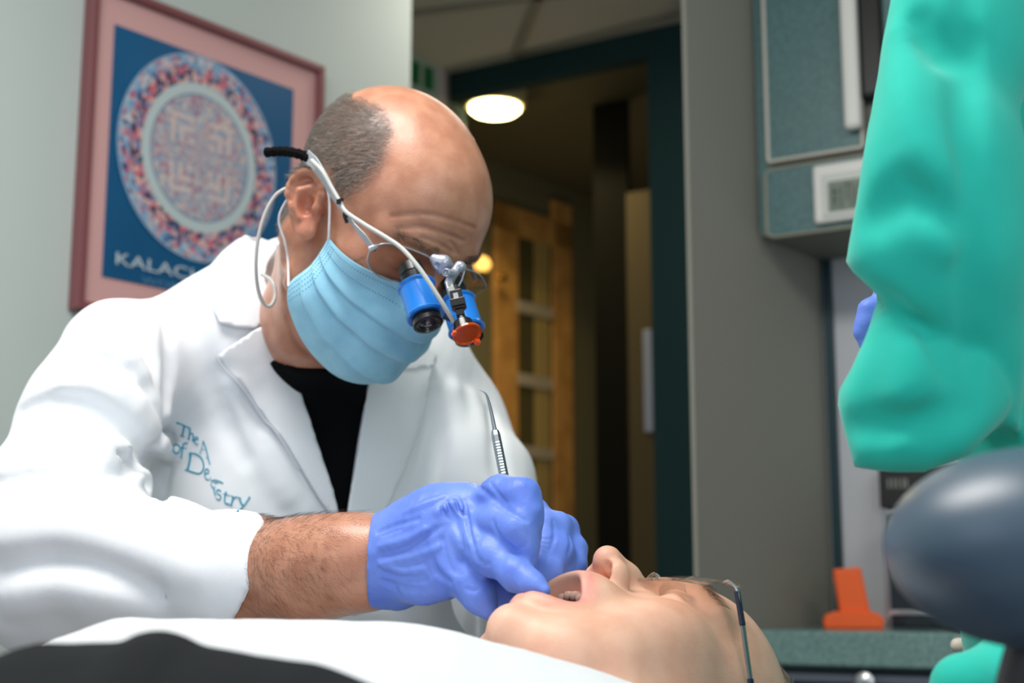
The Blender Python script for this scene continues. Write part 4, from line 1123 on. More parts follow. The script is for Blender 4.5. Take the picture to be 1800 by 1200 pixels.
mb = MB(); sp = catmull([hA - dv * .018, P(915, 950, 1.02), P(934, 1030, .995)], 6); mb.tube(sp, [max(.0005, .0024 - .002 * i / (len(sp) - 1)) for i in range(len(sp))], 8); mb.build('working_tip', M_tool, tk, True)

# ------------------------------------------------------------------ magnifying loupes with headlight
M_frame = mat('grey_metal_frame', (176, 180, 186), .35, metal=.35)
M_silver = mat('silver_hinge', (178, 182, 196), .32, metal=.5)
M_blue = mat('blue_sleeve', (24, 128, 226), .28, spec=.6, coat=.4)
M_blk = mat('black_lens_barrel', (20, 20, 22), .3, coat=.3)
M_cable = mat('grey_cable', (196, 196, 192), .45)
M_lensg = mat('lens_glass', (225, 215, 205), .02, trans=1.0, ior=1.12)
M_foam = mat('black_foam', (16, 16, 17), .95, bump=1.0, bscale=500, spec=.1)
dG = np.array([.28, -.35, -.89]); dG /= np.linalg.norm(dG)
lp_ = empty('magnifying_loupes', P(790, 480, 1.19), 'silver framed magnifying loupes with two blue barrels, worn on the bald head', 'loupes')
LR = h2w((.039, .106, .01)), R1 @ np.array([.20, .97, -.10]); LLf = h2w((-.039, .106, .01)), R1 @ np.array([-.34, .94, -.05])
def rimL(pts, pl): return [on_plane(x, y, pl[0], pl[1]) for x, y in pts]
rimR = [(646, 457), (650, 442), (662, 432), (678, 428), (700, 431), (732, 442), (757, 454), (766, 470), (760, 490), (742, 502), (720, 502), (697, 494), (682, 492), (667, 486), (652, 473)]
rimLf = [(795, 470), (818, 473), (838, 480), (849, 491), (853, 504), (840, 515), (822, 520), (806, 512), (797, 494)]
for rim_, pl in ((rimR, LR), (rimLf, LLf)):
    W3 = rimL(rim_, pl); lpz = catmull(W3 + [W3[0]], 5); mb = MB(); mb.tube(lpz, .0008, 8, caps=False); rr_ = mb.build('lens_rim', M_frame, lp_, True)
    c_ = sum(lpz[:-1]) / (len(lpz) - 1); n_ = pl[1] / np.linalg.norm(pl[1]); k = len(lpz) - 1; V = []
    for off_ in (.0007, -.0007):
        V += [p + n_ * off_ for p in lpz[:-1]] + [c_ + n_ * (off_ + .002)]
    Fc = [(i, (i + 1) % k, k) for i in range(k)] + [(k + 1 + (i + 1) % k, k + 1 + i, 2 * k + 1) for i in range(k)] + [(i, k + 1 + i, k + 1 + (i + 1) % k, (i + 1) % k) for i in range(k)]
    mb = MB(); mb.add(V, Fc); mb.build('lens', M_lensg, lp_, True)
def flat_bar(pts, w, th, side_dir):
    mb = MB(); n = len(pts); V = []
    for i, p in enumerate(pts):
        p = np.asarray(p); t = np.asarray(pts[min(i + 1, n - 1)]) - np.asarray(pts[max(i - 1, 0)]); t = t / np.linalg.norm(t); s_ = side_dir - t * np.dot(side_dir, t); s_ /= np.linalg.norm(s_); u_ = np.cross(t, s_)
        ww = w[i] / 2
        V += [p + u_ * ww + s_ * th / 2, p - u_ * ww + s_ * th / 2, p - u_ * ww - s_ * th / 2, p + u_ * ww - s_ * th / 2]
    Fc = [(0, 3, 2, 1), tuple(4 * (n - 1) + k for k in range(4))] + [(4 * i + k, 4 * i + (k + 1) % 4, 4 * i + 4 + (k + 1) % 4, 4 * i + 4 + k) for i in range(n - 1) for k in range(4)]
    mb.add(V, Fc); return mb
outR = R1 @ np.array([1., 0, 0])
tpx = [P(538, 274, 1.222), P(552, 285, 1.214), P(570, 312, 1.207), P(585, 340, 1.203), P(600, 365, 1.198), P(622, 395, 1.192), P(640, 416, 1.187), P(656, 437, 1.184)]
flat_bar(tpx, [.012, .0105, .009, .007, .0045, .0035, .0055, .0045], .0016, outR).build('temple_arm', M_frame, lp_, bevel=.0004)
hinge_ = on_plane(652, 437, *LR); mb = MB(); mb.tube([tpx[-1], hinge_, on_plane(664, 432, *LR)], [.003, .0026, .0016], 8); mb.build('temple_hinge', M_frame, lp_, True)
lt = [h2w((-.0795, -.05, .036)), h2w((-.0815, 0, .033)), h2w((-.076, .05, .024)), h2w((-.069, .085, .014))]
flat_bar(lt, [.009, .008, .005, .005], .0016, -outR).build('temple_arm', M_frame, lp_, bevel=.0004)
mb = MB(); sp = catmull([P(545, 281, 1.222), P(530, 272, 1.225), P(508, 267, 1.23), P(490, 266, 1.235), P(467, 268, 1.24)], 6); mb.tube(sp, [.0042 + .0004 * ((i * 7) % 3) for i in range(len(sp))], 8); mb.build('head_strap', M_foam, lp_, True)
# cable
cab = catmull([P(505, 330, 1.265), P(484, 344, 1.262), P(465, 378, 1.26), P(453, 425, 1.262), P(450, 470, 1.268), P(454, 510, 1.28), P(464, 534, 1.29), P(476, 537, 1.295), P(484, 518, 1.30), P(478, 494, 1.305), P(460, 482, 1.33)], 8)
mb = MB(); mb.tube(cab, .0018, 10); mb.build('cable', M_cable, lp_, True)
c2 = catmull([P(548, 282, 1.209), P(566, 300, 1.199), P(582, 328, 1.195), P(596, 352, 1.191), P(608, 372, 1.186), P(640, 394, 1.176), P(680, 418, 1.165), P(708, 438, 1.158), P(736, 470, 1.152), P(762, 508, 1.150), P(782, 540, 1.152), P(798, 566, 1.160)], 8)
mb = MB(); mb.tube(c2, .0020, 10); mb.build('cable', M_cable, lp_, True)
for (x, y) in ((598, 353), (609, 376)):
    mb = MB(); c_ = P(x, y, 1.192); mb.tube([c_ + (np.array([math.cos(a) * .5, math.sin(a), math.cos(a) * .8 * .5])) * .0042 for a in np.linspace(0, 6.2832, 14)], .0011, 6, caps=False); mb.box(c_ + np.array([-.0025, -.006, -.004]), (.004, 0, 0), (0, .003, 0), (0, 0, .004)); mb.build('cable_tie', M_black, lp_)
mb = MB(); c_ = P(603, 382, 1.186); mb.box(c_, (.003, 0, .001), (0, .002, 0), (.002, 0, -.005)); mb.build('cable_tie_end', M_black, lp_)
# bridge mount and ball-joint arm
def blob(f, lo, hi, h, name, m, par):
    V, Fq = polygonise(f, lo, hi, h); o = link(name, fast_mesh(name, V, Fq), m); attach(o, par); return o
YB_ = 1.178
bq = [PR(764, 455, YB_, 9), PR(780, 462, YB_, 13), PR(790, 468, YB_ + .004, 9)]
def fb(Q):
    d = chain(Q, bq, .004); d = smin(d, chain(Q, [PR(768, 466, YB_, 8), PR(774, 476, YB_, 6)], .003), .004)
    c_ = P(767, 467, YB_ - .005); return smax(d, -sph(Q, c_, .0026), .0008)
c_ = P(778, 464, YB_); blob(fb, c_ - .017, c_ + .017, .0008, 'bridge_mount', M_silver, lp_)
def fj(Q):
    d = chain(Q, [PR(807, 467, 1.170, 8.5), PR(798, 480, 1.168, 7.5), PR(789, 497, 1.170, 8)], .002)
    d = smin(d, chain(Q, [PR(796, 481, 1.168, 7), PR(785, 479, 1.158, 8)], .002), .002)
    c_, r_ = PR(783, 478.5, 1.1525, 5.5); d = smax(d, -cone(Q, c_, c_ + AY * .004, r_, r_), .0006); return smin(d, sph(Q, P(810, 469, 1.170), .0046), .001)
c_ = P(796, 481, 1.165); blob(fj, c_ - .022, c_ + .022, .0008, 'joint_arm', M_silver, lp_)
flat_bar([P(813, 462, 1.172), P(817, 475, 1.172), P(812, 492, 1.172), P(806, 503, 1.172)], [.0025] * 4, .0012, AX).build('side_link', M_silver, lp_)
# barrels
def barrel(c0, c1):
    a = (c1 - c0); L_ = np.linalg.norm(a); a = a / L_; r_ = .0150
    b = empty('barrel_base', c0, None, None); COL.objects.unlink(b); bpy.data.objects.remove(b)
    mb = MB(); mb.lathe(c0, a, [(-.022, .0085), (-.021, .0108), (-.012, .0112), (-.0115, .0102)] + [(-.011 + .001 * i, .0112 - .0004 * (i % 2)) for i in range(8)] + [(-.002, .0105)], 40); mb.build('eyepiece', M_blk, lp_, True)
    mb = MB(); mb.lathe(c0, a, [(0, r_ - .003), (-.0012, r_ + .0008), (.0002, r_ + .0018), (.0018, r_ + .0010), (.0025, r_), (L_ - .003, r_), (L_ - .002, r_ + .0012), (L_ - .0006, r_ + .0018), (L_ + .001, r_ + .0006), (L_ + .0005, r_ - .003)], 48, False, False); mb.build('blue_sleeve', M_blue, lp_, True)
    mb = MB(); mb.lathe(c0, a, [(.002, r_ - .0035), (L_ + .004, r_ - .0032), (L_ + .0045, r_ - .0022), (L_ + .0085, r_ - .0022), (L_ + .0092, r_ - .0030), (L_ + .0092, r_ - .0048), (L_ + .0078, r_ - .0055), (L_ + .0078, r_ - .0068), (L_ + .0066, r_ - .0074), (L_ + .0066, .001)], 48); fb_ = mb.build('objective', M_blk, lp_, True)
    mb = MB(); mb.lathe(c0, a, [(L_ + .0055, .0068), (L_ + .0072, .0066), (L_ + .0082, .004), (L_ + .0085, .0006)], 32); mb.build('objective_lens', mat('coated_glass', (16, 20, 44), .03, coat=1.0, spec=.9), fb_, True)
b1 = P(732, 503, 1.180); barrel(b1, b1 + dG * .0315)
b2 = P(804, 530, 1.228); barrel(b2, b2 + dG * .0315)
m1 = b1 + dG * .022; m2 = b2 + dG * .022; mb = MB(); mb.box(m1 + (m2 - m1) * .2 - dG * .003, (m2 - m1) * .6, dG * .006, np.cross(m2 - m1, dG) * .04); mb.build('cross_bar', M_black, lp_)
# headlight
flat_bar([P(789, 498, 1.168), P(792, 510, 1.165), P(799, 524, 1.163)], [.0085, .010, .008], .006, AX).build('swivel_plate', mat('satin_white_metal', (206, 206, 200), .35, metal=.2), lp_, bevel=.001)
mb = MB(); sd = np.cross(dG, AY); sd /= np.linalg.norm(sd)
c0 = P(801, 512, 1.160); dl2 = P(812, 565, 1.152) - c0; Lh = np.linalg.norm(dl2); dl2 = dl2 / Lh; s1_ = np.cross(dl2, AY); s1_ /= np.linalg.norm(s1_); s2_ = np.cross(dl2, s1_)
mb.box(c0 - s1_ * .005 - s2_ * .003, dl2 * (Lh * .62), s1_ * .010, s2_ * .007); mb.box(c0 + dl2 * Lh * .30 - s1_ * .0062 - s2_ * .0048, dl2 * .007, s1_ * .0124, s2_ * .010); mb.box(c0 + dl2 * Lh * .62 - s1_ * .0035 - s2_ * .003, dl2 * .006, s1_ * .007, s2_ * .006)
hl = mb.build('headlight_arm', M_blk, lp_, bevel=.0006)
for t_ in (.12, .30):
    mb = MB(); mb.box(c0 + dl2 * Lh * t_ + s1_ * .0005 - s2_ * .0036 * (-1 if s2_[1] < 0 else 1) - s1_ * .003, dl2 * .006, s1_ * .004, s2_ * .0006); mb.build('metal_insert', M_steel, hl)
c1_ = P(811, 556, 1.155); dH = P(822, 600, 1.145) - c1_; dH = dH / np.linalg.norm(dH)
mb = MB(); mb.lathe(c1_, dH, [(0, .003), (.002, .0042), (.003, .0042), (.0035, .0034), (.005, .0034), (.006, .0078), (.011, .0088), (.018, .0092), (.0185, .0080)], 32); mb.build('lamp_head', M_blk, lp_, True)
nO = np.array([.30, -.52, -.80]); nO /= np.linalg.norm(nO); cO = P(821, 586, 1.136)
M_amber = mat('orange_filter', (255, 120, 36), .12, trans=.75, ior=1.3, coat=.5)
mb = MB(); mb.lathe(cO - nO * .001, nO, [(0, .0116), (.0004, .0121), (.0024, .0121), (.0026, .0112), (.0012, .0106), (.0012, .001)], 40); of = mb.build('orange_filter', M_amber, lp_, True)
u_ = np.cross(nO, [0, 0, 1.]); u_ /= np.linalg.norm(u_); v_ = np.cross(nO, u_)
tabd = -u_ * 1.0 if u_[0] > 0 else u_
mb = MB(); mb.box(cO + tabd * .011 - v_ * .0025, tabd * .003, v_ * .005, nO * .003); mb.box(cO - tabd * .009 + v_ * .004, -tabd * .0045, v_ * .004, nO * .0045); mb.build('filter_tab', mat('orange_tab', (240, 96, 50), .3), of, bevel=.0006)

# ------------------------------------------------------------------ the patient
R2 = rotm((-2.6967555, 1.71396266, -1.29354956)); T2 = np.array([.0832534, .99971203, .85358833])
def p2w(p): return np.asarray(p, float) @ R2.T + T2
def w2p(p): return (np.asarray(p, float) - T2) @ R2
OPT2 = dict(open=.026, full=1, ear_tilt=.25, w=.97, ear=(.0745, -.008, .0))
NK2 = [(p2w((0, -.028, -.02)), .055), (p2w((0, -.035, -.11)), .053), (p2w((0, -.05, -.17)), .062)]
bdy = [(p2w((0, -.07, -.18)), .06), (p2w((0, -.13, -.28)), .10), (p2w((0, -.155, -.50)), .12), (p2w((0, -.155, -.68)), .12)]
shl = [(p2w((-.06, -.10, -.20)), .055), (p2w((-.155, -.125, -.24)), .055), (p2w((-.20, -.14, -.40)), .050), (p2w((-.20, -.14, -.55)), .045)]
shr = [((lambda a: p2w((-(w2p(a)[0]), w2p(a)[1], w2p(a)[2])))(a), r) for a, r in shl]
def head2(Q):
    d = head_sdf(w2p(Q), OPT2); d = smin(d, chain(Q, NK2, .02), .02)
    return d
def body2(Q):
    return smin(smin(chain(Q, bdy, .05), chain(Q, NK2, .02), .03), smin(chain(Q, shl, .03), chain(Q, shr, .03), .01), .04)
M_skin2 = mat('skin_light', (232, 184, 158), .45, rgb2=(222, 168, 142), nscale=45, bump=.3, bscale=1000, attr='tint')
c_ = T2 + R2 @ np.array([0, .03, -.01])
V, Fq = polygonise(head2, c_ - [.165, .165, .150], c_ + [.165, .165, .145], .0015)
L = w2p(V); C = head_tint(V, w2p, red=1.3)
mz = -.052 - .026 * .55; rr_ = np.sqrt((L[:, 0] / .030) ** 2 + ((L[:, 2] - mz) / .0265) ** 2); lipw = np.clip(1 - np.abs(rr_ - .92) / .30, 0, 1) * (L[:, 1] > .065) ; C *= 1 - lipw[:, None] * np.array([.10, .40, .32])
inm = (rr_ < .93) & (np.abs(L[:, 0]) < .0240) & (L[:, 1] < .090) & (L[:, 1] > .0); C[inm] *= np.array([.62, .34, .34])
Vb, Fb = polygonise(body2, (-.75, .30, .60), (.12, 1.15, .95), .011)
V, Fq, C = join_np([(V, Fq, C), (Vb, Fb, np.ones((len(Vb), 3)))])
me = fast_mesh('patient_body', V, Fq); tint(me, C); pat = link('person', me, M_skin2)
tag(pat, 'person lying back with open mouth under clear glasses, chin towards the dentist', 'person'); bpy.context.view_layer.update()
# teeth
M_tooth = mat('tooth_enamel', (206, 168, 152), .25)
for (yy_, zz_, rows) in ((.074, -.050, 1), (.058, -.090, -1)):
    mb = MB()
    for i in range(-5, 6):
        if i == 0 and False: continue
        a_ = math.radians(90 + i * 15.5); x_ = .0225 * math.cos(a_) ; y_ = yy_ + .023 * math.sin(a_) - .004
        cw = p2w((x_, y_, zz_)); ax_ = R2 @ np.array([0, .0, -1.0 * rows]); mb.lathe(cw - ax_ * .004, ax_, [(0, .0022), (.002, .0031), (.006, .0034), (.0085, .0030), (.0092, .0016)], 10)
    mb.build('upper_teeth' if rows == 1 else 'lower_teeth', M_tooth, pat, True)
# hair, brows and lashes
def hair2_keep(X):
    L = w2p(X); e = L[:, 1] + .18 * np.clip(L[:, 2] - .03, 0, 1) * 0; front = np.interp(L[:, 2], [-.05, .0, .04, .08, .11, .14], [-.045, -.035, -.02, .02, .055, .06]); earx = np.sqrt(((L[:, 1] + .006) / .024) ** 2 + ((L[:, 2] - .0) / .038) ** 2)
    return (L[:, 1] < front) & (L[:, 2] > -.06) & ((earx > 1) | (L[:, 2] > .04))
X, Nn = sample_on(head2, 200000, T2 - .17, T2 + .17, hair2_keep, 21); X, Nn = X[:16000], Nn[:16000]
dd = np.tile(R2 @ np.array([0, -.75, .45]), (len(X), 1)) + np.random.RandomState(2).normal(size=(len(X), 3)) * .35
M_hair2 = mat('ash_blond_hair', (206, 186, 160), .45, attr='tint'); hr = strands('hair', X, Nn, dd, .022, .00011, M_hair2, pat, .28, .6, 5)
def brow2(X):
    L = w2p(X); x = np.abs(L[:, 0]); return (x > .014) & (x < .052) & (np.abs(L[:, 2] - (.044 - .2 * np.clip(x - .036, 0, 1))) < .004) & (L[:, 1] > .05)
XB, NB = sample_on(head2, 300000, T2 - .14, T2 + .14, brow2, 23); M_brow2 = mat('light_brown_hair', (150, 116, 88), .5, attr='tint')
for sgn in (1, -1):
    k = np.sign(w2p(XB)[:, 0]) == sgn; X, Nn = XB[k][:260], NB[k][:260]; dd = np.tile(R2 @ np.array([sgn, 0, .3]), (len(X), 1)); strands('eyebrow', X, Nn, dd, .009, .00008, M_brow2, pat, .35, .6, 3)
lash = []
for sgn in (-1, 1):
    mb = MB()
    for x_ in np.linspace(.021, .045, 24):
        b_ = np.array([sgn * x_, .0955 - (x_ - .033) ** 2 * 30, .0145 + abs(x_ - .033) * .15]); mb.tube([p2w(b_), p2w(b_ + [sgn * .0008, .004, -.002]), p2w(b_ + [sgn * .0015, .0075, -.002])], [.00016, .00012, .00004], 4)
    mb.build('eyelashes', mat('lash', (70, 48, 36), .5), pat)
# safety glasses of the patient
sg_ = empty('clear_glasses', p2w((-.03, .105, .03)), 'clear safety glasses with a grey metal arm worn by the lying patient', 'glasses')
M_clear = mat('clear_lens', (240, 226, 214), .03, trans=.92, ior=1.3)
for sgn in (-1, 1):
    mb = MB(); n = 14; V = []; Fc = []
    for o__ in (0, -.0022):
        for i in range(n + 1):
            x_ = .006 + .058 * i / n; yv = .1085 - (x_ / .068) ** 2 * .012 + o__
            for z_, dy in ((.052, -.002), (.032, 0), (.010, -.002)): V.append(p2w((sgn * x_, yv + dy, z_ - .004 * (x_ < .012))))
    k = (n + 1) * 3
    for i in range(n):
        for j in range(2):
            a = i * 3 + j; Fc.append((a, a + 3, a + 4, a + 1)); Fc.append((k + a, k + a + 1, k + a + 4, k + a + 3))
        Fc.append((i * 3, k + i * 3, k + i * 3 + 3, i * 3 + 3)); a = i * 3 + 2; Fc.append((a, a + 3, k + a + 3, k + a))
    Fc.append((0, 1, k + 1, k)); Fc.append((1, 2, k + 2, k + 1)); a = n * 3; Fc.append((a + 1, a, k + a, k + a + 1)); Fc.append((a + 2, a + 1, k + a + 1, k + a + 2))
    mb.add(V, Fc); mb.build('lens', M_clear, sg_, True)
    w_ = sgn
    h0 = p2w((w_ * .064, .0965, .034)); h1 = p2w((w_ * .069, .0965, .034)); h2 = p2w((w_ * .0745, .091, .034)); h3 = p2w((w_ * .0755, .082, .034))
    mb = MB(); mb.tube(catmull([h0, h1, h2, h3], 5), .0010, 8); mb.build('hinge_wire', M_steel, sg_, True)
    flat_bar([h2 + (h3 - h2) * .2, p2w((w_ * .0765, .066, .034))], [.0045, .0045], .0024, R2 @ np.array([1., 0, 0])).build('hinge_cover', mat('navy_plastic', (38, 40, 62), .35), sg_, bevel=.0006)
    flat_bar([p2w((w_ * .0765, .066, .034)), p2w((w_ * .078, .030, .034))], [.0040, .0036], .0016, R2 @ np.array([1., 0, 0])).build('temple_arm', mat('satin_grey_metal', (140, 140, 142), .3, metal=.7), sg_, bevel=.0004)
    flat_bar([p2w((w_ * .078, .031, .034)), p2w((w_ * .080, -.02, .030)), p2w((w_ * .080, -.045, .005))], [.0045, .0045, .004], .0026, R2 @ np.array([1., 0, 0])).build('temple_tip', mat('dark_blue_tip', (30, 40, 66), .35), sg_, bevel=.0006)
mb = MB(); mb.tube(catmull([p2w((-.008, .107, .032)), p2w((0, .112, .034)), p2w((.008, .107, .032))], 5), .0012, 8); mb.build('bridge', M_clear, sg_, True)

# towel and dark garment over the patient's chest
def cloth_strip(name, ridge, prof, m, parent, seed, amp, dens=4, sub=8):
    """ridge: (px,py,Y) along the top; prof: (dy, dz) cross-section offsets from back to front, metres"""
    R_ = catmull([P(*r) for r in ridge], sub); n = len(R_); pr_ = catmull([np.array([0, a, b]) for a, b in prof], dens); k = len(pr_)
    V = np.array([r + q for r in R_ for q in pr_]); V = V + np.stack([np.zeros(len(V)), np.zeros(len(V)), snoise(V, 40, seed) * amp + snoise(V, 160, seed + 1) * amp * .25], 1)
    Fc = np.array([(i * k + j, (i + 1) * k + j, (i + 1) * k + j + 1, i * k + j + 1) for i in range(n - 1) for j in range(k - 1)])
    o = link(name, fast_mesh(name, V, Fc), m); so = o.modifiers.new('solidify', 'SOLIDIFY'); so.thickness = .006; so.offset = -1
    if parent: attach(o, parent)
    return o
M_towel = mat('white_terry', (222, 225, 229), .95, bump=1.0, bscale=900, sheen=.05, spec=.1)
TR = [(-80, 1215, .80), (20, 1180, .82), (90, 1152, .83), (150, 1130, .84), (220, 1106, .85), (290, 1106, .855), (365, 1107, .86), (520, 1109, .86), (700, 1111, .86), (780, 1123, .86), (870, 1147, .86), (960, 1171, .86), (1070, 1203, .86), (1200, 1250, .86)]
tw = cloth_strip('towel', TR, [(.20, -.16), (.14, -.06), (.06, -.012), (0, 0), (-.05, -.006), (-.12, -.035), (-.20, -.10)], M_towel, None, 31, .0012, 8, 14)
tag(tw, 'white terry towel laid over the chest of the lying patient', 'towel')
tV = np.empty(len(tw.data.vertices) * 3, np.float32); tw.data.vertices.foreach_get('co', tV); tV = tV.reshape(-1, 3)
rs = np.random.RandomState(3); X = tV[rs.randint(0, len(tV), 60000)].astype(float) + rs.normal(size=(60000, 3)) * [.004, .004, 0]; k_ = (X[:, 1] < .90) & (X[:, 1] > .80); X = X[k_][:26000]
strands('terry_loops', X, np.tile([0, 0, 1.], (len(X), 1)), rs.normal(size=(len(X), 3)), .0032, .00028, mat('terry_fibre', (224, 227, 230), .95), tw, 1.0, .3, 5)
M_jack = mat('charcoal_garment', (27, 30, 33), .85, bump=.3, bscale=500, spec=.15)
JR = [(-120, 1290, .60), (-40, 1215, .61), (0, 1184, .62), (50, 1162, .62), (120, 1160, .62), (200, 1158, .62), (240, 1143, .62), (268, 1139, .62), (300, 1147, .62), (340, 1162, .62), (420, 1177, .62), (480, 1189, .62), (550, 1203, .62), (660, 1245, .62), (800, 1310, .62)]
cloth_strip('jacket', JR, [(.14, -.10), (.09, -.035), (.03, -.004), (0, 0), (-.05, -.01), (-.11, -.04), (-.16, -.10)], M_jack, pat, 41, .0012, 6, 8)['label'] = 'charcoal garment at the shoulder'

# ------------------------------------------------------------------ assistant in teal at the right edge
M_gown = mat('teal_gown', (46, 198, 178), .8, rgb2=(38, 186, 166), nscale=10, sheen=.2, spec=.15)
AR = [PR(1700, -160, .90, 110), PR(1655, 80, .87, 110), PR(1622, 300, .85, 118), PR(1620, 440, .86, 125)]
LO = [PR(1628, 560, .90, 78), PR(1600, 680, .88, 112), PR(1608, 750, .88, 108), PR(1640, 770, .90, 95)]
TO = [PR(1930, -220, 1.02, 190), PR(1945, 200, 1.02, 245), PR(1945, 640, 1.00, 245), PR(1960, 1000, .98, 235), PR(1985, 1400, 1.0, 260)]
ARP = [(1566, -260), (1566, 0), (1545, 130), (1512, 300), (1500, 400), (1488, 460), (1500, 478), (1545, 520), (1600, 575), (1650, 640), (1690, 720), (1790, 760), (1900, -260)]
LOP = [(1548, 515), (1518, 600), (1476, 686), (1474, 712), (1484, 752), (1503, 820), (1560, 826), (1625, 828), (1700, 800), (1800, 700), (1720, 520)]
def gown_b(Q):
    x, y, w = toPix(Q); d = smin(chain(Q, AR, .03), cone(Q, AR[-1][0], P(1740, 760, .93), .05, .05), .03) - .012
    d = smax(d, poly_sdf(x, y, ARP) * w / F, .012)
    l = chain(Q, LO, .03) - .012; l = smax(l, poly_sdf(x, y, LOP) * w / F, .010)
    t = smin(chain(Q, TO, .05), cone(Q, AR[0][0], TO[0][0], .05, .07), .03)
    return smin(smin(smin(d, l, .003), t, .012), chain(Q, [PR(1700, 1212, .80, 62), PR(1840, 1200, .83, 80), PR(1990, 1230, .97, 120)], .04), .006)
GF = [([(1700, -40), (1695, 200), (1705, 450), (1700, 700)], .010, .012, 'c', -.004), ([(1590, 60), (1600, 200), (1640, 330), (1650, 430)], .008, .02, 'r', .003), ([(1560, 520), (1610, 580), (1660, 660)], .008, .012, 'c', -.004),
      ([(1570, 560), (1600, 650), (1590, 760)], .008, .02, 'r', .003), ([(1500, 750), (1600, 740), (1680, 720)], .007, .015, 'c', -.003), ([(1620, 40), (1660, 90), (1700, 70)], .008, .015, 'c', -.003), ([(1540, 380), (1600, 340), (1660, 380)], .007, .02, 'c', -.003)]
gw = wrinkled(gown_b, GF, .5, 1.4)
def gw2(Q): return gw(Q) + snoise(Q, 40, 51) * .0012
V, Fq = polygonise(gw2, (.17, .70, .66), (.62, 1.18, 1.50), .0045)
R3 = rotm((math.radians(200), -.35, 0)); T3 = P(1960, -560, 1.05); T3[2] = 1.62
def body3(Q):
    d = head_sdf((Q - T3) @ R3, dict(ear_tilt=.3)); d = smin(d, chain(Q, [(T3 + R3 @ np.array([0, -.03, -.03]), .055), (TO[0][0] + [0, 0, .05], .06), (TO[0][0], .075)], .02), .02)
    d = smin(d, chain(Q, [(p_, r_ * .8) for p_, r_ in TO], .04), .03); return smin(d, chain(Q, [(p_, r_ * .7) for p_, r_ in AR], .03), .02)
V3, F3 = polygonise(body3, (.18, .76, .70), (.62, 1.26, 1.80), .0055)
me = fast_mesh('assistant_body', V3, F3); tint(me, np.ones((len(V3), 3))); asst = link('person', me, M_skin2)
tag(asst, 'person in a teal disposable gown, cut off by the right edge of the picture', 'person'); bpy.context.view_layer.update()
gn = link('gown', fast_mesh('gown', V, Fq), M_gown); attach(gn, asst)
X, Nn = sample_on(lambda Q: head_sdf((Q - T3) @ R3, dict(ear_tilt=.3)), 60000, T3 - .15, T3 + .15, lambda X: (((X - T3) @ R3)[:, 1] < .03 + .0 * X[:, 0]) & (((X - T3) @ R3)[:, 2] > -.05), 3)
strands('hair', X[:9000], Nn[:9000], np.tile([0, 0, -1.], (len(X[:9000]), 1)), .03, .0003, M_dark, asst, .2, .5, 3)
def gl3(Q):
    d = chain(Q, [PR(1600, 560, .98, 46), PR(1560, 565, .975, 40)], .01)
    for pp_ in ([(1550, 530, 17), (1528, 545, 16), (1519, 568, 13)], [(1550, 560, 17), (1525, 572, 16), (1512, 585, 12)], [(1555, 585, 17), (1532, 594, 15), (1522, 606, 11)], [(1560, 600, 15), (1542, 615, 13), (1534, 624, 10)], [(1580, 530, 16), (1560, 512, 14), (1548, 506, 11)]):
        d = smin(d, chain(Q, [PR(a, b, .972, r_) for a, b, r_ in pp_], .008), .005)
    return d
c_ = P(1560, 565, .975); V, Fq = polygonise(gl3, c_ - .045, c_ + .045, .0018); g = link('glove', fast_mesh('glove', V, Fq), M_glove); attach(g, asst)

# ------------------------------------------------------------------ blurred stool pad in the foreground
M_vinyl = mat('navy_vinyl', (62, 84, 102), .42, coat=.0, spec=1.0)
pc = P(1835, 962, .62); sp_ = empty('stool', pc * np.array([1, 1, 0]) , 'blurred navy vinyl stool armrest filling the lower right foreground', 'stool')
def pad(Q): return ell(Q, pc, (.068, .060, .0435), None) + snoise(Q, 30, 60) * .0003
V, Fq = polygonise(pad, pc - .09, pc + .09, .003); o = link('armrest_pad', fast_mesh('armrest_pad', V, Fq), M_vinyl); attach(o, sp_)
mb = MB(); mb.tube(catmull([pc + [0, .01, -.038], pc + [-.005, .02, -.09], pc + [.05, .05, -.16], pc + [.14, .06, -.2]], 6), .014, 12); mb.build('armrest_bracket', mat('grey_black_metal', (50, 48, 50), .4), sp_, True)
mb = MB(); q0 = pc + [.14, .06, -.2]; mb.tube([q0 + [0, 0, .01], q0 * [1, 1, 0] + [0, 0, .12]], .025, 16); mb.build('gas_lift', M_steel, sp_, True)
mb = MB(); mb.lathe(q0 + [0, 0, -.10], UP, [(0, .16), (.01, .185), (.045, .19), (.065, .17), (.07, .12)], 40); mb.build('seat', M_vinyl, sp_, True)
for k in range(5):
    a = k * 2 * math.pi / 5 + .3; q1 = q0 * [1, 1, 0]; mb = MB(); mb.tube([q1 + [0, 0, .12], q1 + [.25 * math.cos(a), .25 * math.sin(a), .07]], .014, 8); lg = mb.build('leg', M_black, sp_, True)
    mb = MB(); cw = q1 + [.25 * math.cos(a), .25 * math.sin(a), .03]; mb.lathe(cw - [.012, 0, 0], (1, 0, 0), [(0, .026), (.002, .03), (.022, .03), (.024, .026)], 20); mb.build('caster', M_black, lg, True)
bs_ = P(1700, 1062, 1.35)
bt = empty('cream_tube_holder', P(1745, 1140, 1.35), 'blurred cream plastic arm between the stool pad and the worktop', 'holder')
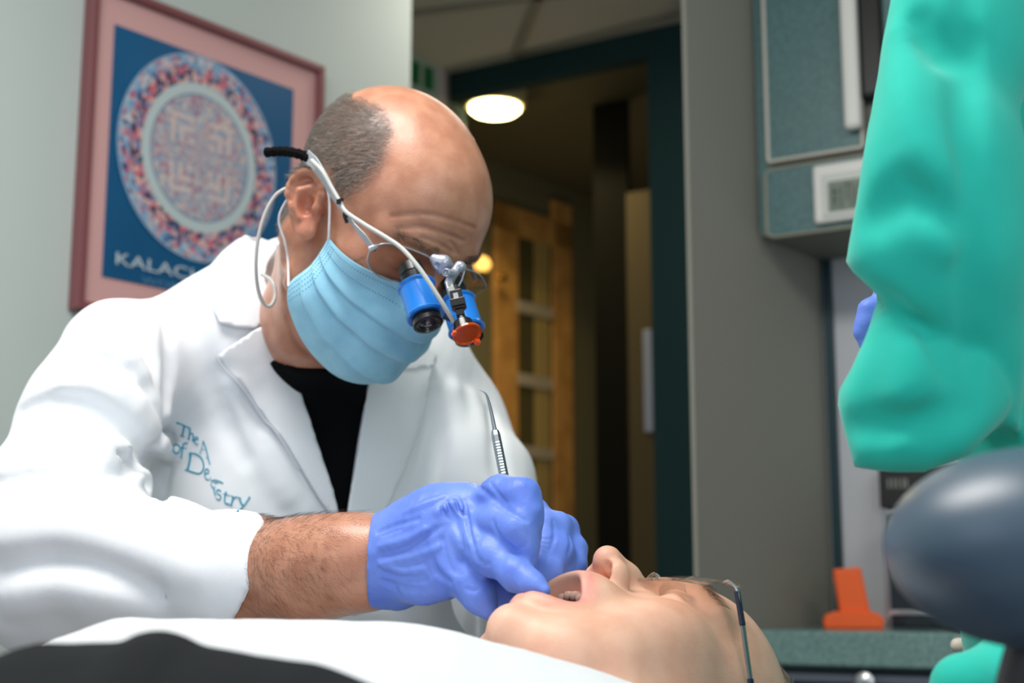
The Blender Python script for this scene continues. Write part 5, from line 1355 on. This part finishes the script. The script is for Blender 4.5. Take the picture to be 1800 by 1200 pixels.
def cr(Q): return smin(chain(Q, [PR(1690, 1062, 1.35, 12), PR(1715, 1080, 1.34, 26), PR(1735, 1120, 1.33, 26), PR(1750, 1180, 1.33, 24), PR(1760, 1300, 1.33, 24)], .01), chain(Q, [PR(1684, 1134, 1.34, 13), PR(1730, 1134, 1.34, 14)], .01), .006)
V, Fq = polygonise(cr, bs_ + [-.05, -.06, -.20], bs_ + [.09, .06, .05], .0035); o = link('arm', fast_mesh('arm', V, Fq), mat('cream_plastic', (214, 204, 188), .45)); attach(o, bt)

mb = MB(); q_ = P(1758, 1290, 1.33); mb.tube([q_, q_ * [1, 1, 0] + [0, 0, .03]], .0125, 16); mb.lathe(q_ * [1, 1, 0] + [0, 0, .001], UP, [(0, .14), (.02, .14), (.035, .05), (.04, .014)], 32); mb.build('stand', M_cream, bt, True)
# dental chair carrying the patient (below the frame, seen only from other positions)
dc = empty('dental_chair', p2w((0, -.34, -.40)) * [1, 1, 0], 'dark dental chair carrying the lying patient under the towel', 'chair')
M_dc = mat('chair_upholstery', (58, 66, 74), .5)
def pbox(name, c0_, sx_, sy_, sz_, m, par, bevel=.02):
    mb = MB(); mb.box(p2w(c0_), R2 @ np.array([sx_, 0., 0]), R2 @ np.array([0, sy_, 0.]), R2 @ np.array([0., 0, sz_])); return mb.build(name, m, par, bevel=bevel)
pbox('backrest', (-.25, -.365, -1.15), .50, .085, .92, M_dc, dc, .03)
pbox('headrest', (-.13, -.165, -.10), .26, .05, .17, M_dc, dc, .02)
pbox('headrest_bar', (-.03, -.30, -.20), .06, .02, .16, M_steel, dc, .004); pbox('headrest_post', (-.03, -.30, -.05), .06, .14, .02, M_steel, dc, .004)
q_ = p2w((0, -.37, -.80)); mb = MB(); mb.tube([q_ + [0, 0, .01], q_ * [1, 1, 0] + [0, 0, .06]], .08, 24); mb.build('column', M_white, dc, True)
mb = MB(); mb.lathe(q_ * [1, 1, 0] + [0, 0, .001], UP, [(0, .32), (.03, .32), (.06, .26), (.07, .1)], 40); mb.build('base', M_white, dc, True)
